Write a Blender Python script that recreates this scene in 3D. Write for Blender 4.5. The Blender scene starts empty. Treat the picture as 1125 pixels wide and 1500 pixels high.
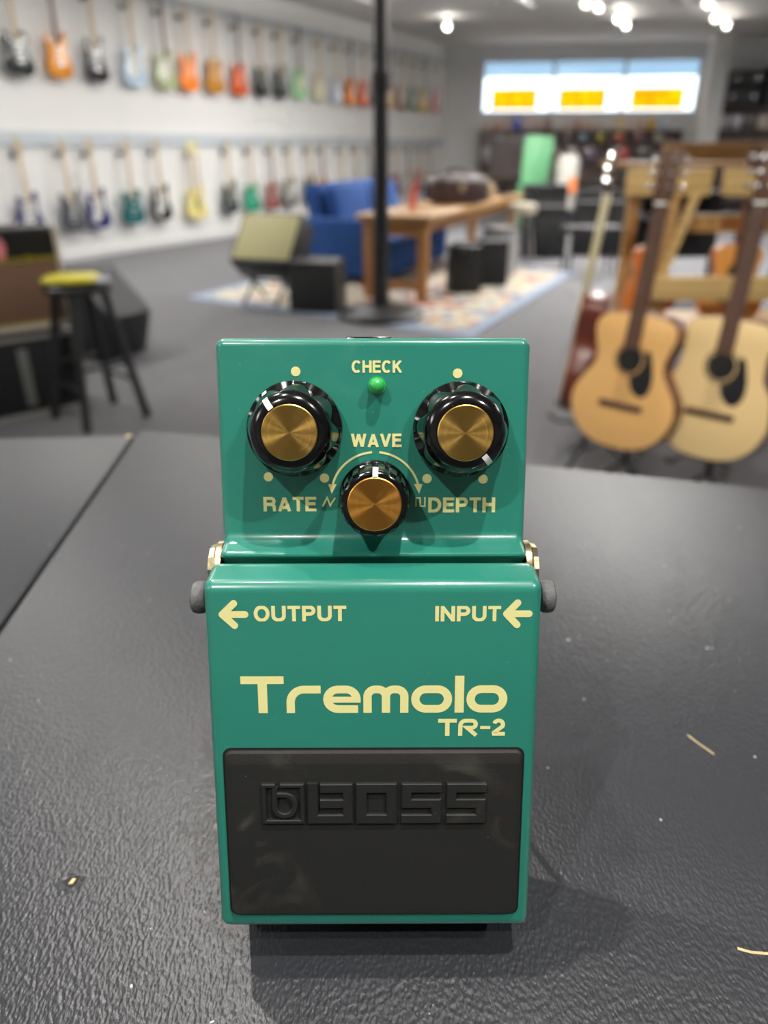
import bpy, bmesh, math, random
from mathutils import Vector, Matrix
random.seed(7)
PI = math.pi
C = bpy.context.scene.collection
R = math.radians
TABLE_Z = 1.1199
CAM_Z = 1.3

# ------------------------------------------------------------------ materials
def lin(c):
    return tuple((x/12.92 if x <= .04045 else ((x+.055)/1.055)**2.4) for x in [v/255 for v in c])

def mat(name, rgb, rough=.5, metal=0, var=.08, scale=8, bump=0, bscale=60, coat=0, emit=None, estr=0, spec=.5, rvar=0.0):
    m = bpy.data.materials.new(name); m.use_nodes = True
    nt = m.node_tree; b = nt.nodes['Principled BSDF']
    col = lin(rgb) if max(rgb) > 1.001 else tuple(rgb)
    tc = nt.nodes.new('ShaderNodeTexCoord')
    n = nt.nodes.new('ShaderNodeTexNoise'); n.inputs['Scale'].default_value = scale; n.inputs['Detail'].default_value = 3
    nt.links.new(tc.outputs['Object'], n.inputs['Vector'])
    mx = nt.nodes.new('ShaderNodeMix'); mx.data_type = 'RGBA'
    mx.inputs['A'].default_value = (*[c*(1-var) for c in col], 1)
    mx.inputs['B'].default_value = (*[min(1, c*(1+var)) for c in col], 1)
    nt.links.new(n.outputs['Fac'], mx.inputs['Factor'])
    nt.links.new(mx.outputs['Result'], b.inputs['Base Color'])
    b.inputs['Roughness'].default_value = rough; b.inputs['Metallic'].default_value = metal
    b.inputs['Specular IOR Level'].default_value = spec
    b.inputs['Coat Weight'].default_value = coat; b.inputs['Coat Roughness'].default_value = .12
    if rvar:
        mr = nt.nodes.new('ShaderNodeMapRange'); mr.inputs['To Min'].default_value = rough-rvar; mr.inputs['To Max'].default_value = rough+rvar
        nt.links.new(n.outputs['Fac'], mr.inputs['Value']); nt.links.new(mr.outputs['Result'], b.inputs['Roughness'])
    if bump:
        n2 = nt.nodes.new('ShaderNodeTexNoise'); n2.inputs['Scale'].default_value = bscale
        nt.links.new(tc.outputs['Object'], n2.inputs['Vector'])
        bp = nt.nodes.new('ShaderNodeBump'); bp.inputs['Strength'].default_value = bump; bp.inputs['Distance'].default_value = .3/bscale
        nt.links.new(n2.outputs['Fac'], bp.inputs['Height']); nt.links.new(bp.outputs['Normal'], b.inputs['Normal'])
    if emit:
        b.inputs['Emission Color'].default_value = (*emit, 1); b.inputs['Emission Strength'].default_value = estr
    return m

def stripes(name, a, b_, scale, rough=.5, axis='X', bump=0):
    m = mat(name, a, rough); nt = m.node_tree; b = nt.nodes['Principled BSDF']
    tc = nt.nodes.new('ShaderNodeTexCoord'); w = nt.nodes.new('ShaderNodeTexWave'); w.bands_direction = axis
    w.inputs['Scale'].default_value = scale; w.inputs['Distortion'].default_value = 1.5; w.inputs['Detail Scale'].default_value = .6
    nt.links.new(tc.outputs['Object'], w.inputs['Vector'])
    mx = nt.nodes.new('ShaderNodeMix'); mx.data_type = 'RGBA'
    mx.inputs['A'].default_value = (*lin(a), 1); mx.inputs['B'].default_value = (*lin(b_), 1)
    nt.links.new(w.outputs['Fac'], mx.inputs['Factor']); nt.links.new(mx.outputs['Result'], b.inputs['Base Color'])
    return m

def speckled(name, rgb, dust, thr, scale, rough, coat=0, bump=0, bscale=1000, smear=0, spec=.5):
    """paint or rubber with dust specks and smears that belong to the surface"""
    m = mat(name, rgb, rough, coat=coat, bump=bump, bscale=bscale, var=.04, scale=60, spec=spec)
    nt = m.node_tree; b = nt.nodes['Principled BSDF']
    src = b.inputs['Base Color'].links[0].from_socket
    tc = nt.nodes.new('ShaderNodeTexCoord')
    n = nt.nodes.new('ShaderNodeTexNoise'); n.inputs['Scale'].default_value = scale; n.inputs['Detail'].default_value = 2
    nt.links.new(tc.outputs['Object'], n.inputs['Vector'])
    ra = nt.nodes.new('ShaderNodeMapRange'); ra.inputs['From Min'].default_value = thr; ra.inputs['From Max'].default_value = thr+.05
    nt.links.new(n.outputs['Fac'], ra.inputs['Value'])
    n2 = nt.nodes.new('ShaderNodeTexNoise'); n2.inputs['Scale'].default_value = 70; n2.inputs['Detail'].default_value = 7; n2.inputs['Distortion'].default_value = 1.2
    nt.links.new(tc.outputs['Object'], n2.inputs['Vector'])
    rb = nt.nodes.new('ShaderNodeMapRange'); rb.inputs['From Min'].default_value = .52; rb.inputs['From Max'].default_value = .75
    rb.inputs['To Max'].default_value = smear
    nt.links.new(n2.outputs['Fac'], rb.inputs['Value'])
    n3 = nt.nodes.new('ShaderNodeTexNoise'); n3.inputs['Scale'].default_value = 28; nt.links.new(tc.outputs['Object'], n3.inputs['Vector'])
    rc = nt.nodes.new('ShaderNodeMapRange'); rc.inputs['From Min'].default_value = .5; rc.inputs['From Max'].default_value = .62; nt.links.new(n3.outputs['Fac'], rc.inputs['Value'])
    mu = nt.nodes.new('ShaderNodeMath'); mu.operation = 'MULTIPLY'; nt.links.new(rb.outputs['Result'], mu.inputs[0]); nt.links.new(rc.outputs['Result'], mu.inputs[1])
    ad = nt.nodes.new('ShaderNodeMath'); ad.operation = 'MULTIPLY_ADD'; ad.inputs[1].default_value = .55; ad.use_clamp = True
    nt.links.new(ra.outputs['Result'], ad.inputs[0]); nt.links.new(mu.outputs[0], ad.inputs[2])
    mx = nt.nodes.new('ShaderNodeMix'); mx.data_type = 'RGBA'
    nt.links.new(ad.outputs[0], mx.inputs['Factor']); nt.links.new(src, mx.inputs['A']); mx.inputs['B'].default_value = (*lin(dust), 1)
    nt.links.new(mx.outputs['Result'], b.inputs['Base Color'])
    return m

# ------------------------------------------------------------------ mesh helpers
def finish(name, bm, m, parent=None, smooth=35, loc=None, rot=None, mw=None):
    bmesh.ops.recalc_face_normals(bm, faces=bm.faces)
    me = bpy.data.meshes.new(name); bm.to_mesh(me); bm.free()
    for p in me.polygons: p.use_smooth = True
    me.set_sharp_from_angle(angle=R(smooth))
    me.materials.append(m)
    o = bpy.data.objects.new(name, me); C.objects.link(o)
    if parent: o.parent = parent
    if loc is not None: o.location = loc
    if rot is not None: o.rotation_euler = rot
    return o

def empty(name, loc=(0, 0, 0), rot=(0, 0, 0)):
    o = bpy.data.objects.new(name, None); o.empty_display_size = .05; C.objects.link(o)
    o.location = loc; o.rotation_euler = rot
    return o

def tag(o, label, cat, group=None, kind=None):
    o['label'] = label; o['category'] = cat
    if group: o['group'] = group
    if kind: o['kind'] = kind
    return o

def struct(o, label=None):
    o['kind'] = 'structure'
    if label: o['label'] = label
    return o

def merge(dst, src, M=None):
    me = bpy.data.meshes.new('tmp'); src.to_mesh(me); src.free()
    if M is not None: me.transform(M)
    dst.from_mesh(me); bpy.data.meshes.remove(me)

def box(bm, x0, y0, z0, x1, y1, z1, bev=0, M=None, seg=2):
    b = bmesh.new(); bmesh.ops.create_cube(b, size=1)
    for v in b.verts: v.co = Vector(((x0+x1)/2+v.co.x*(x1-x0), (y0+y1)/2+v.co.y*(y1-y0), (z0+z1)/2+v.co.z*(z1-z0)))
    if bev: bmesh.ops.bevel(b, geom=b.edges[:], offset=bev, segments=seg, affect='EDGES', profile=.5)
    merge(bm, b, M)

def nbox(*a, **k):
    bm = bmesh.new(); box(bm, *a, **k); return bm

def tube(bm, pts, r, n=10, cap=True):
    """tube along points; r number or list"""
    pts = [Vector(p) for p in pts]; rs = r if isinstance(r, (list, tuple)) else [r]*len(pts)
    rings = []; prev = None
    for i, p in enumerate(pts):
        t = (pts[min(i+1, len(pts)-1)]-pts[max(i-1, 0)]).normalized()
        if prev is None:
            a = Vector((0, 0, 1)) if abs(t.z) < .9 else Vector((1, 0, 0))
            u = t.cross(a).normalized()
        else: u = (prev - t*prev.dot(t)).normalized()
        prev = u; w = t.cross(u)
        rings.append([bm.verts.new(p+(u*math.cos(2*PI*k/n)+w*math.sin(2*PI*k/n))*rs[i]) for k in range(n)])
    for a, b in zip(rings, rings[1:]):
        for k in range(n): bm.faces.new((a[k], a[(k+1) % n], b[(k+1) % n], b[k]))
    if cap:
        bm.faces.new(rings[0][::-1]); bm.faces.new(rings[-1])

def lathe(bm, prof, n=48, M=None, mod=None):
    """prof = [(r,z)..] revolved about Z; mod(r,z,ang)->r"""
    b = bmesh.new(); rings = []
    for r, z in prof:
        if r < 1e-9: rings.append([b.verts.new((0, 0, z))]); continue
        ring = []
        for k in range(n):
            a = 2*PI*k/n; rr = mod(r, z, a) if mod else r
            ring.append(b.verts.new((rr*math.cos(a), rr*math.sin(a), z)))
        rings.append(ring)
    for p, q in zip(rings, rings[1:]):
        if len(p) == 1 and len(q) == 1: continue
        for k in range(n):
            if len(p) == 1: b.faces.new((p[0], q[k], q[(k+1) % n]))
            elif len(q) == 1: b.faces.new((p[k], p[(k+1) % n], q[0]))
            else: b.faces.new((p[k], p[(k+1) % n], q[(k+1) % n], q[k]))
    merge(bm, b, M)

def prism(bm, poly, z0, z1, bev=0, M=None, seg=2, pl='xy'):
    """polygon (ccw list of 2d points) extruded between z0 and z1; pl='xz' puts the outline in XZ, 'yz' in YZ"""
    b = bmesh.new()
    def P(p, z):
        return {'xy': (p[0], p[1], z), 'xz': (p[0], z, p[1]), 'yz': (z, p[0], p[1])}[pl]
    lo = [b.verts.new(P(p, z0)) for p in poly]; hi = [b.verts.new(P(p, z1)) for p in poly]
    n = len(poly); b.faces.new(lo[::-1]); b.faces.new(hi)
    for i in range(n): b.faces.new((lo[i], lo[(i+1) % n], hi[(i+1) % n], hi[i]))
    bmesh.ops.recalc_face_normals(b, faces=b.faces)
    if bev: bmesh.ops.bevel(b, geom=b.edges[:], offset=bev, segments=seg, affect='EDGES', profile=.5, clamp_overlap=True)
    merge(bm, b, M)

def spline(pts, per=6, closed=True):
    out = []; n = len(pts)
    rng = range(n) if closed else range(n-1)
    for i in rng:
        p0, p1, p2, p3 = [pts[(i+k) % n] if closed else pts[max(0, min(n-1, i+k))] for k in (-1, 0, 1, 2)]
        for s in range(per):
            t = s/per
            out.append(tuple(.5*((2*p1[d])+(-p0[d]+p2[d])*t+(2*p0[d]-5*p1[d]+4*p2[d]-p3[d])*t*t+(-p0[d]+3*p1[d]-3*p2[d]+p3[d])*t**3) for d in (0, 1)))
    if not closed: out.append(pts[-1])
    return out

# ================================================================== PEDAL
# local frame of the pedal: x right, y up along the base plate, z out of the base plate (metres)
MM = .001
LEAN = R(26)
pedal = empty('effects_pedal', (-.0024, .1407, TABLE_Z), (PI/2-LEAN, 0, R(.25)))
tag(pedal, 'teal green tremolo effects pedal with gold-capped knobs, standing on the black table', 'effects pedal')
GREEN = speckled('teal_enamel', (38, 122, 106), (120, 175, 158), .76, 900, .3, coat=.5, smear=.03)
GREENP = speckled('teal_enamel_panel', (38, 122, 106), (135, 175, 150), .72, 1500, .3, coat=.5, smear=.10)
CREAM = mat('cream_print', (224, 219, 152), .45, var=.03, scale=900)
BLACKP = mat('gloss_black_plastic', (10, 10, 12), .16, var=.2, scale=400, coat=.3)
RUBBER = speckled('black_rubber', (29, 30, 29), (120, 118, 108), .75, 1200, .62, bump=.35, bscale=1800, smear=.3, spec=.35)
DARK = mat('dark_gap', (8, 10, 10), .7)
GREYR = mat('worn_grey_rubber', (92, 92, 94), .7, var=.35, scale=900, bump=.6, bscale=900)
NICKEL = mat('tarnished_nickel', (215, 200, 165), .28, 1, var=.15, scale=700, bump=.2, bscale=900)
WHITEP = mat('white_paint_line', (235, 235, 235), .4, var=.02)

def S(v): return tuple(q*MM for q in v)
# body: side profile in (y,z), extruded along x
def side_prism(poly, hw, bev, seg=3):
    bm = bmesh.new(); prism(bm, [S(p) for p in poly], -hw*MM, hw*MM, bev=bev*MM, seg=seg, pl='yz'); return bm
body = finish('casing', side_prism([(2.5, 1.5), (2.5, 7), (86.0, 28.5), (89.3, 35.7), (92.8, 29.5), (139.0, 38.2), (139.0, 1.5)], 36.0, 2.2, 5), GREENP, pedal, 30)
base = finish('base_plate', nbox(-.0345, .001, 0, .0345, .138, .0013, bev=.0004), DARK, pedal)
treadle = finish('footswitch', side_prism([(.3, 9.6), (.3, 29.86), (84, 47.1), (88.2, 38.8), (84.6, 31.0)], 36.6, 2.2, 6), GREEN, pedal, 30)

# planes for the print: control panel and footswitch face, each with frame (x, s along face, t out of face)
def frame(a, b):
    a = Vector((0, a[0], a[1]))*MM; b = Vector((0, b[0], b[1]))*MM
    u = (b-a).normalized(); n = Vector((1, 0, 0)).cross(u)
    return Matrix(((1, 0, 0, a.x), (0, u.y, n.y, a.y), (0, u.z, n.z, a.z), (0, 0, 0, 1)))
MP = frame((92.8, 29.4), (136.4, 37.6)); MP = MP @ Matrix.Translation((0, 0, .00022))
MT = frame((1, 30), (84, 47.1)); MT = MT @ Matrix.Translation((0, 0, .00008))

def on(o, M): o.matrix_local = M; return o

def arc(cx, cy, r, a0, a1, n=10):
    return [(cx+r*math.cos(R(a0+(a1-a0)*i/n)), cy+r*math.sin(R(a0+(a1-a0)*i/n))) for i in range(n+1)]

def band(bm, pts, w, closed=False, z=0.0, rnd=False, h=0):
    """a flat stroke of width w (mm) along a centre line, or a raised bar of height h"""
    q = [tuple(pts[0])]
    for p in pts[1:]:
        if math.dist(p, q[-1]) > .03: q.append(tuple(p))
    if closed and math.dist(q[0], q[-1]) < .03: q.pop()
    pts = q; n = len(pts); L = []; Rr = []
    for i, p in enumerate(pts):
        a = pts[(i-1) % n] if (closed or i > 0) else None
        b = pts[(i+1) % n] if (closed or i < n-1) else None
        d1 = (Vector(p)-Vector(a)).normalized() if a is not None else None
        d2 = (Vector(b)-Vector(p)).normalized() if b is not None else None
        if d1 is None: d1 = d2
        if d2 is None: d2 = d1
        n1 = Vector((-d1.y, d1.x)); n2 = Vector((-d2.y, d2.x)); nn = (n1+n2)
        nn = nn.normalized() if nn.length > 1e-6 else n1
        k = w/2/max(.35, nn.dot(n1))
        L.append(Vector(p)+nn*k); Rr.append(Vector(p)-nn*k)
    def V(p, zz=z): return bm.verts.new((p.x*MM, p.y*MM, zz*MM))
    if h:
        ch = .22; mid = [(a+b)/2 for a, b in zip(L, Rr)]; f = 1-2*ch/w
        lt = [V(c+(p-c)*f, z+h) for p, c in zip(L, mid)]; rt = [V(c+(p-c)*f, z+h) for p, c in zip(Rr, mid)]
        lm = [V(p, z+h-ch) for p in L]; rm = [V(p, z+h-ch) for p in Rr]; lb = [V(p) for p in L]; rb = [V(p) for p in Rr]
        for i in range(n if closed else n-1):
            j = (i+1) % n
            bm.faces.new((lt[i], rt[i], rt[j], lt[j])); bm.faces.new((lm[i], lt[i], lt[j], lm[j])); bm.faces.new((rt[i], rm[i], rm[j], rt[j])); bm.faces.new((lb[i], lm[i], lm[j], lb[j])); bm.faces.new((rm[i], rb[i], rb[j], rm[j]))
        if not closed:
            bm.faces.new((lt[0], lm[0], lb[0], rb[0], rm[0], rt[0])); bm.faces.new((lt[-1], rt[-1], rm[-1], rb[-1], lb[-1], lm[-1]))
        return
    l = [V(p) for p in L]; r = [V(p) for p in Rr]
    for i in range(n if closed else n-1):
        j = (i+1) % n; bm.faces.new((l[i], r[i], r[j], l[j]))
    if rnd:
        for p, q in ((pts[0], pts[1]), (pts[-1], pts[-2])):
            d = (Vector(p)-Vector(q)).normalized(); a = math.degrees(math.atan2(d.y, d.x))
            bm.faces.new([V(Vector(v), z) for v in arc(p[0], p[1], w/2, a-90, a+90, 10)])

def flat(name, bm, parent, M, m=CREAM, sm=30):
    for f in bm.faces:
        f.normal_update()
        if f.normal.z < 0: f.normal_flip()
    me = bpy.data.meshes.new(name); bm.to_mesh(me); bm.free(); me.materials.append(m)
    o = bpy.data.objects.new(name, me); C.objects.link(o); o.parent = parent; on(o, M); return o

def disc(bm, cx, cy, r, n=24, z=0):
    bm.faces.new([bm.verts.new((p[0]*MM, p[1]*MM, z*MM)) for p in arc(cx, cy, r, 0, 360, n)[:-1]])

# bold grotesque capitals: strokes on a unit cap height; W = advance width, each stroke is a centre line
def GLY():
    t = .2; h = t/2; g = {}
    g['H'] = (.74, [[(h, 0), (h, 1)], [(.74-h, 0), (.74-h, 1)], [(h, .52), (.74-h, .52)]])
    g['I'] = (.2, [[(h, 0), (h, 1)]])
    g['E'] = (.66, [[(h, 0), (h, 1)], [(h, h*.9), (.66, h*.9)], [(h, 1-h*.9), (.65, 1-h*.9)], [(h, .53), (.61, .53)]])
    g['T'] = (.66, [[(0, 1-h*.9), (.66, 1-h*.9)], [(.33, 0), (.33, .95)]])
    g['N'] = (.75, [[(h, 0), (h, 1)], [(.75-h, 0), (.75-h, 1)], [(h, .93), (.75-h, .07)]])
    g['V'] = (.76, [[(.09, 1), (.38, .04)], [(.67, 1), (.38, .04)]])
    g['W'] = (1.06, [[(.09, 1), (.29, .04)], [(.29, .04), (.53, .96)], [(.53, .96), (.77, .04)], [(.97, 1), (.77, .04)]])
    g['A'] = (.8, [[(.1, 0), (.4, .95)], [(.7, 0), (.4, .95)], [(.2, .28), (.6, .28)]])
    g['K'] = (.78, [[(h, 0), (h, 1)], [(h+.02, .38), (.66, 1)], [(.30, .58), (.67, 0)]])
    g['P'] = (.7, [[(h, 0), (h, 1)], [(h, 1-h*.9)]+arc(.38, .69, .22, 90, -90, 10)+[(h, .47)]])
    g['R'] = (.76, [[(h, 0), (h, 1)], [(h, 1-h*.9)]+arc(.42, .7, .21, 90, -90, 10)+[(h, .49)], [(.45, .48)]+arc(.5, .33, .13, 70, 0, 5)+[(.66, 0)]])
    g['D'] = (.76, [[(h, 0), (h, 1)], [(h, 1-h*.9), (.3, 1-h*.9)]+[(.3+.36*math.cos(a), .5+.41*math.sin(a)) for a in [R(90-15*i) for i in range(1, 12)]]+[(.3, h*.9), (h, h*.9)]])
    g['U'] = (.75, [[(h, 1)]+[(.375+.275*math.cos(a), .365+.275*math.sin(a)) for a in [R(180+15*i) for i in range(13)]]+[(.75-h, 1)]])
    g['O'] = (.82, [[(.41+.31*math.cos(a), .5+.42*math.sin(a)) for a in [R(11.25*i) for i in range(32)]], 'c'])
    g['C'] = (.78, [[(.4+.30*math.cos(a), .5+.42*math.sin(a)) for a in [R(38+12*i) for i in range(24)]]])
    return g
GL = GLY()
def text(name, s, x0, y0, x1, y1, M, parent=body, m=CREAM):
    tot = sum(GL[c][0] for c in s)+.085*(len(s)-1); sx = (x1-x0)/tot; sy = y1-y0; bm = bmesh.new(); x = 0; k = 0
    for c in s:
        wd_, st = GL[c]; cl = st[-1] == 'c'
        for ps in [q for q in st if q != 'c']:
            band(bm, [(x0+(x+px)*sx, y0+py*sy) for px, py in ps], .212*(sx+sy)/2, closed=cl, z=.003*(k % 5)); k += 1
        x += wd_+.085
    # trim what the mitred stroke ends push past the cap height and baseline
    for cut, no in ((y1, 1), (y0, -1)):
        bmesh.ops.bisect_plane(bm, geom=bm.verts[:]+bm.edges[:]+bm.faces[:], plane_co=(0, cut*MM, 0), plane_no=(0, no, 0), clear_outer=True)
    return flat(name, bm, parent, M, m)

# --- print on the panel
text('check_lettering', 'CHECK', -4.84, 38.95, 6.67, 41.7, MP)
text('wave_lettering', 'WAVE', -5.14, 21.95, 6.59, 25.1, MP)
text('rate_lettering', 'RATE', -25.92, 6.8, -13.44, 10.3, MP)
text('depth_lettering', 'DEPTH', 12.9, 6.5, 28.69, 10.1, MP)
for c in ((-17.6, 39.26), (-24.55, 15.06), (-11.44, 14.74), (19.3, 38.8), (12.56, 14.58), (25.68, 14.42)):
    bm = bmesh.new(); disc(bm, *c, 1.1); flat('scale_dot', bm, body, MP)
bm = bmesh.new()
band(bm, arc(.45, 10.4, 10.4, 94, 166, 30), .5); band(bm, arc(.45, 10.4, 10.4, 85, 14, 30), .5)
for sx in (-1, 1):
    cx = .45+sx*10.05
    bm.faces.new([bm.verts.new((x*MM, y*MM, 0)) for x, y in ((cx-1.0, 13.3), (cx+sx*.25, 11.0), (cx+1.0, 13.3))])
flat('wave_arrow_arc', bm, body, MP)
bm = bmesh.new(); band(bm, [(-12.0, 8.0), (-10.9, 10.1), (-10.2, 8.2), (-9.0, 10.1)], .38); flat('triangle_wave_symbol', bm, body, MP)
bm = bmesh.new(); band(bm, [(10.0, 7.9), (10.0, 10.0), (11.0, 10.0), (11.0, 8.0), (12.1, 8.0), (12.1, 10.2)], .36); flat('square_wave_symbol', bm, body, MP)

# --- print on the footswitch
text('output_lettering', 'OUTPUT', -25.77, 76.3, -5.77, 79.84, MT, parent=treadle)
text('input_lettering', 'INPUT', 13.42, 76.2, 27.65, 79.7, MT, parent=treadle)
for x0, x1, hx in ((-33.5, -26.9, -29.9), (27.95, 34.5, 31.3)):
    bm = bmesh.new(); w = 1.55; y = 77.9
    band(bm, [(x0+w*.75, y), (x1-w/2, y)], w, rnd=True); band(bm, [(x0+w*.6, y), (hx-.1, y+2.5)], w, rnd=True, z=.004); band(bm, [(x0+w*.6, y), (hx-.1, y-2.5)], w, rnd=True, z=.008)
    flat('direction_arrow', bm, treadle, MT)
def rrect(x0, y0, x1, y1, r, n=8):
    return arc(x1-r, y1-r, r, 0, 90, n)+arc(x0+r, y1-r, r, 90, 180, n)+arc(x0+r, y0+r, r, 180, 270, n)+arc(x1-r, y0+r, r, 270, 360, n)
b0, xt, ct = 54.78, 61.32, 63.58
w = 1.85; h = w/2
bm = bmesh.new()
band(bm, [(-29.29, ct-h), (-19.75, ct-h)], w); band(bm, [(-24.5, b0), (-24.5, ct-.1)], 2.05, z=.004)
band(bm, [(-18.35, b0)]+arc(-18.35+3, xt-h-3, 3, 180, 90)+[(-11.65, xt-h)], w)
r = (xt-b0-w)/2
cy = (b0+xt)/2
ex0, ex1 = -11.13+h, -2.82-h
band(bm, [(ex1, cy-.8)]+arc(ex1-r, xt-h-r, r, 0, 90)+arc(ex0+r, cy, r, 90, 270)+[(ex1+.35, b0+h)], w)
band(bm, [(ex0, cy-.1), (ex1+h*.98, cy-.1)], 1.45, z=.004)
mx = [-1.3, 2.78, 6.85]
for i in (0, 1):
    q = 1.75
    pts = ([(mx[i], b0)] if i == 0 else [(mx[i], xt-h-q-.1)])+arc(mx[i]+q, xt-h-q, q, 180, 90)+arc(mx[i+1]-q, xt-h-q, q, 90, 0)+[(mx[i+1], b0)]
    band(bm, pts, w, z=.004*i)
for x0, x1 in ((8.37, 17.45), (20.62, 29.7)):
    band(bm, rrect(x0+h, b0+h, x1-h, xt-h, r), w, closed=True)
band(bm, [(19.05, b0), (19.05, ct)], 2.05)
flat('tremolo_lettering', bm, treadle, MT)
bm = bmesh.new(); w = .95; h = w/2; b1, c1 = 49.13, 53.29
band(bm, [(14.42, c1-h), (18.6, c1-h)], w); band(bm, [(16.5, b1), (16.5, c1-.1)], 1.0, z=.004)
band(bm, [(19.4, b1)]+arc(20.6, c1-h-1.2, 1.2, 180, 90, 6)+arc(22.0, c1-h-.85, .85, 90, -90, 8)+[(20.9, c1-h-1.7), (23.0, b1+.1)], w)
band(bm, [(23.85, 51.15), (26.1, 51.15)], .75)
band(bm, arc(27.95, c1-h-.95, .98, 165, -30, 10)+[(26.95, b1+h+.3), (27.0, b1+h), (29.43, b1+h)], w)
flat('model_lettering', bm, treadle, MT)

# --- rubber pad with raised logo
bm = bmesh.new()
def pad_ring(x, y0, y1, z, rad):
    return [bm.verts.new((p[0]*MM, p[1]*MM, z*MM)) for p in rrect(-x, y0, x, y1, rad, 5)]
rings = [pad_ring(33.5, 3.6, 45.9, -.2, 1.6), pad_ring(33.5, 3.6, 45.9, .5, 1.6), pad_ring(33.25, 3.9, 45.4, .95, 1.4), pad_ring(32.6, 4.5, 43.4, 1.5, 1.1), pad_ring(32.2, 4.9, 43.0, 1.55, 1.0)]
for a, b in zip(rings, rings[1:]):
    for k in range(len(a)): bm.faces.new((a[k], a[(k+1) % len(a)], b[(k+1) % len(a)], b[k]))
bm.faces.new(rings[-1])
pad = finish('rubber_pad', bm, RUBBER, pedal, 20); on(pad, MT)
pad['label'] = 'worn black rubber pad of the footswitch, dusty and scuffed'
bm = bmesh.new()
prism(bm, [S(p) for p in rrect(-34.0, 3.1, 34.0, 46.3, 1.9, 6)], -.0002, .00006)
seam = finish('pad_seam', bm, DARK, treadle); on(seam, MT)
def raised(name, parts, hgt=.95):
    bm = bmesh.new()
    for i, (pts, w, cl) in enumerate(parts): band(bm, pts, w, closed=cl, z=1.5, h=hgt+.006*i)
    o = finish(name, bm, RUBBER, pad, 25)
    return o
lo, hi = 28.7, 38.7
W = 2.3
def glyph_O(x0, x1): return [([(x0+W/2, lo+W/2), (x1-W/2, lo+W/2), (x1-W/2, hi-W/2), (x0+W/2, hi-W/2)], W+.1, True)]
def glyph_S(x0, x1):
    a, b = x0+W/2, x1-W/2; t, m_, u = hi-W/2, (lo+hi)/2, lo+W/2
    return [([(x1, t), (a, t), (a, m_), (b, m_), (b, u), (x0, u)], W, False)]
def glyph_B(x0, x1):
    a, b = x0+W/2, x1-W/2; t, m_, u = hi-W/2, (lo+hi)/2, lo+W/2
    return [([(a, hi), (a, u), (b, u), (b, m_), (a+W*.7, m_)], W, False), ([(b, m_+.2), (b, t), (a+W*.75, t)], W, False)]
raised('logo_letter', glyph_B(-14.84, -4.7)); raised('logo_letter', glyph_O(-3.9, 5.15)); raised('logo_letter', glyph_S(6.25, 15.25)); raised('logo_letter', glyph_S(16.4, 25.3))
bx0, bx1 = -25.2, -15.6
raised('logo_emblem', [([(bx0+3.1, hi-.5), (bx0+.5, hi-.5), (bx0+.5, lo+.5), (bx1-.5, lo+.5), (bx1-.5, hi-.5), (bx0+4.2, hi-.5)], 1.0, False),
    ([(bx0+3.0, hi-.9)]+arc(bx0+5.1, lo+4.3, 2.3, 180, 360, 12)+arc(bx0+5.1, lo+4.9, 2.3, 0, 90, 8)+[(bx0+3.2, lo+7.2)], 1.25, False)])

# --- knobs
def brushed(name, rgb):
    m = mat(name, rgb, .34, 1, var=.04); nt = m.node_tree; b = nt.nodes['Principled BSDF']
    b.inputs['Anisotropic'].default_value = .85
    t = nt.nodes.new('ShaderNodeTangent'); t.direction_type = 'RADIAL'; t.axis = 'Z'
    nt.links.new(t.outputs['Tangent'], b.inputs['Tangent'])
    tc = nt.nodes.new('ShaderNodeTexCoord'); gr = nt.nodes.new('ShaderNodeVectorMath'); gr.operation = 'LENGTH'
    nt.links.new(tc.outputs['Object'], gr.inputs[0])
    n = nt.nodes.new('ShaderNodeTexNoise'); n.noise_dimensions = '1D'; n.inputs['Scale'].default_value = 6000
    nt.links.new(gr.outputs['Value'], n.inputs['W'])
    mr = nt.nodes.new('ShaderNodeMapRange'); mr.inputs['To Min'].default_value = .26; mr.inputs['To Max'].default_value = .44
    nt.links.new(n.outputs['Fac'], mr.inputs['Value']); nt.links.new(mr.outputs['Result'], b.inputs['Roughness'])
    return m
GOLD = brushed('brushed_brass', (196, 158, 84)); GOLD2 = brushed('brushed_copper_brass', (206, 146, 66))
def strip(knob, pts, w, ang, name='pointer'):
    bm = bmesh.new(); n = len(pts)
    vs = [[bm.verts.new((r*MM, s*w/2*MM, z*MM)) for s in (-1, 1)] for r, z in pts]
    for a, b in zip(vs, vs[1:]): bm.faces.new((a[0], a[1], b[1], b[0]))
    o = finish(name, bm, WHITEP, knob, 60); o.rotation_euler = (0, 0, R(ang)); o['label'] = 'white pointer line'
    return o
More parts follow.
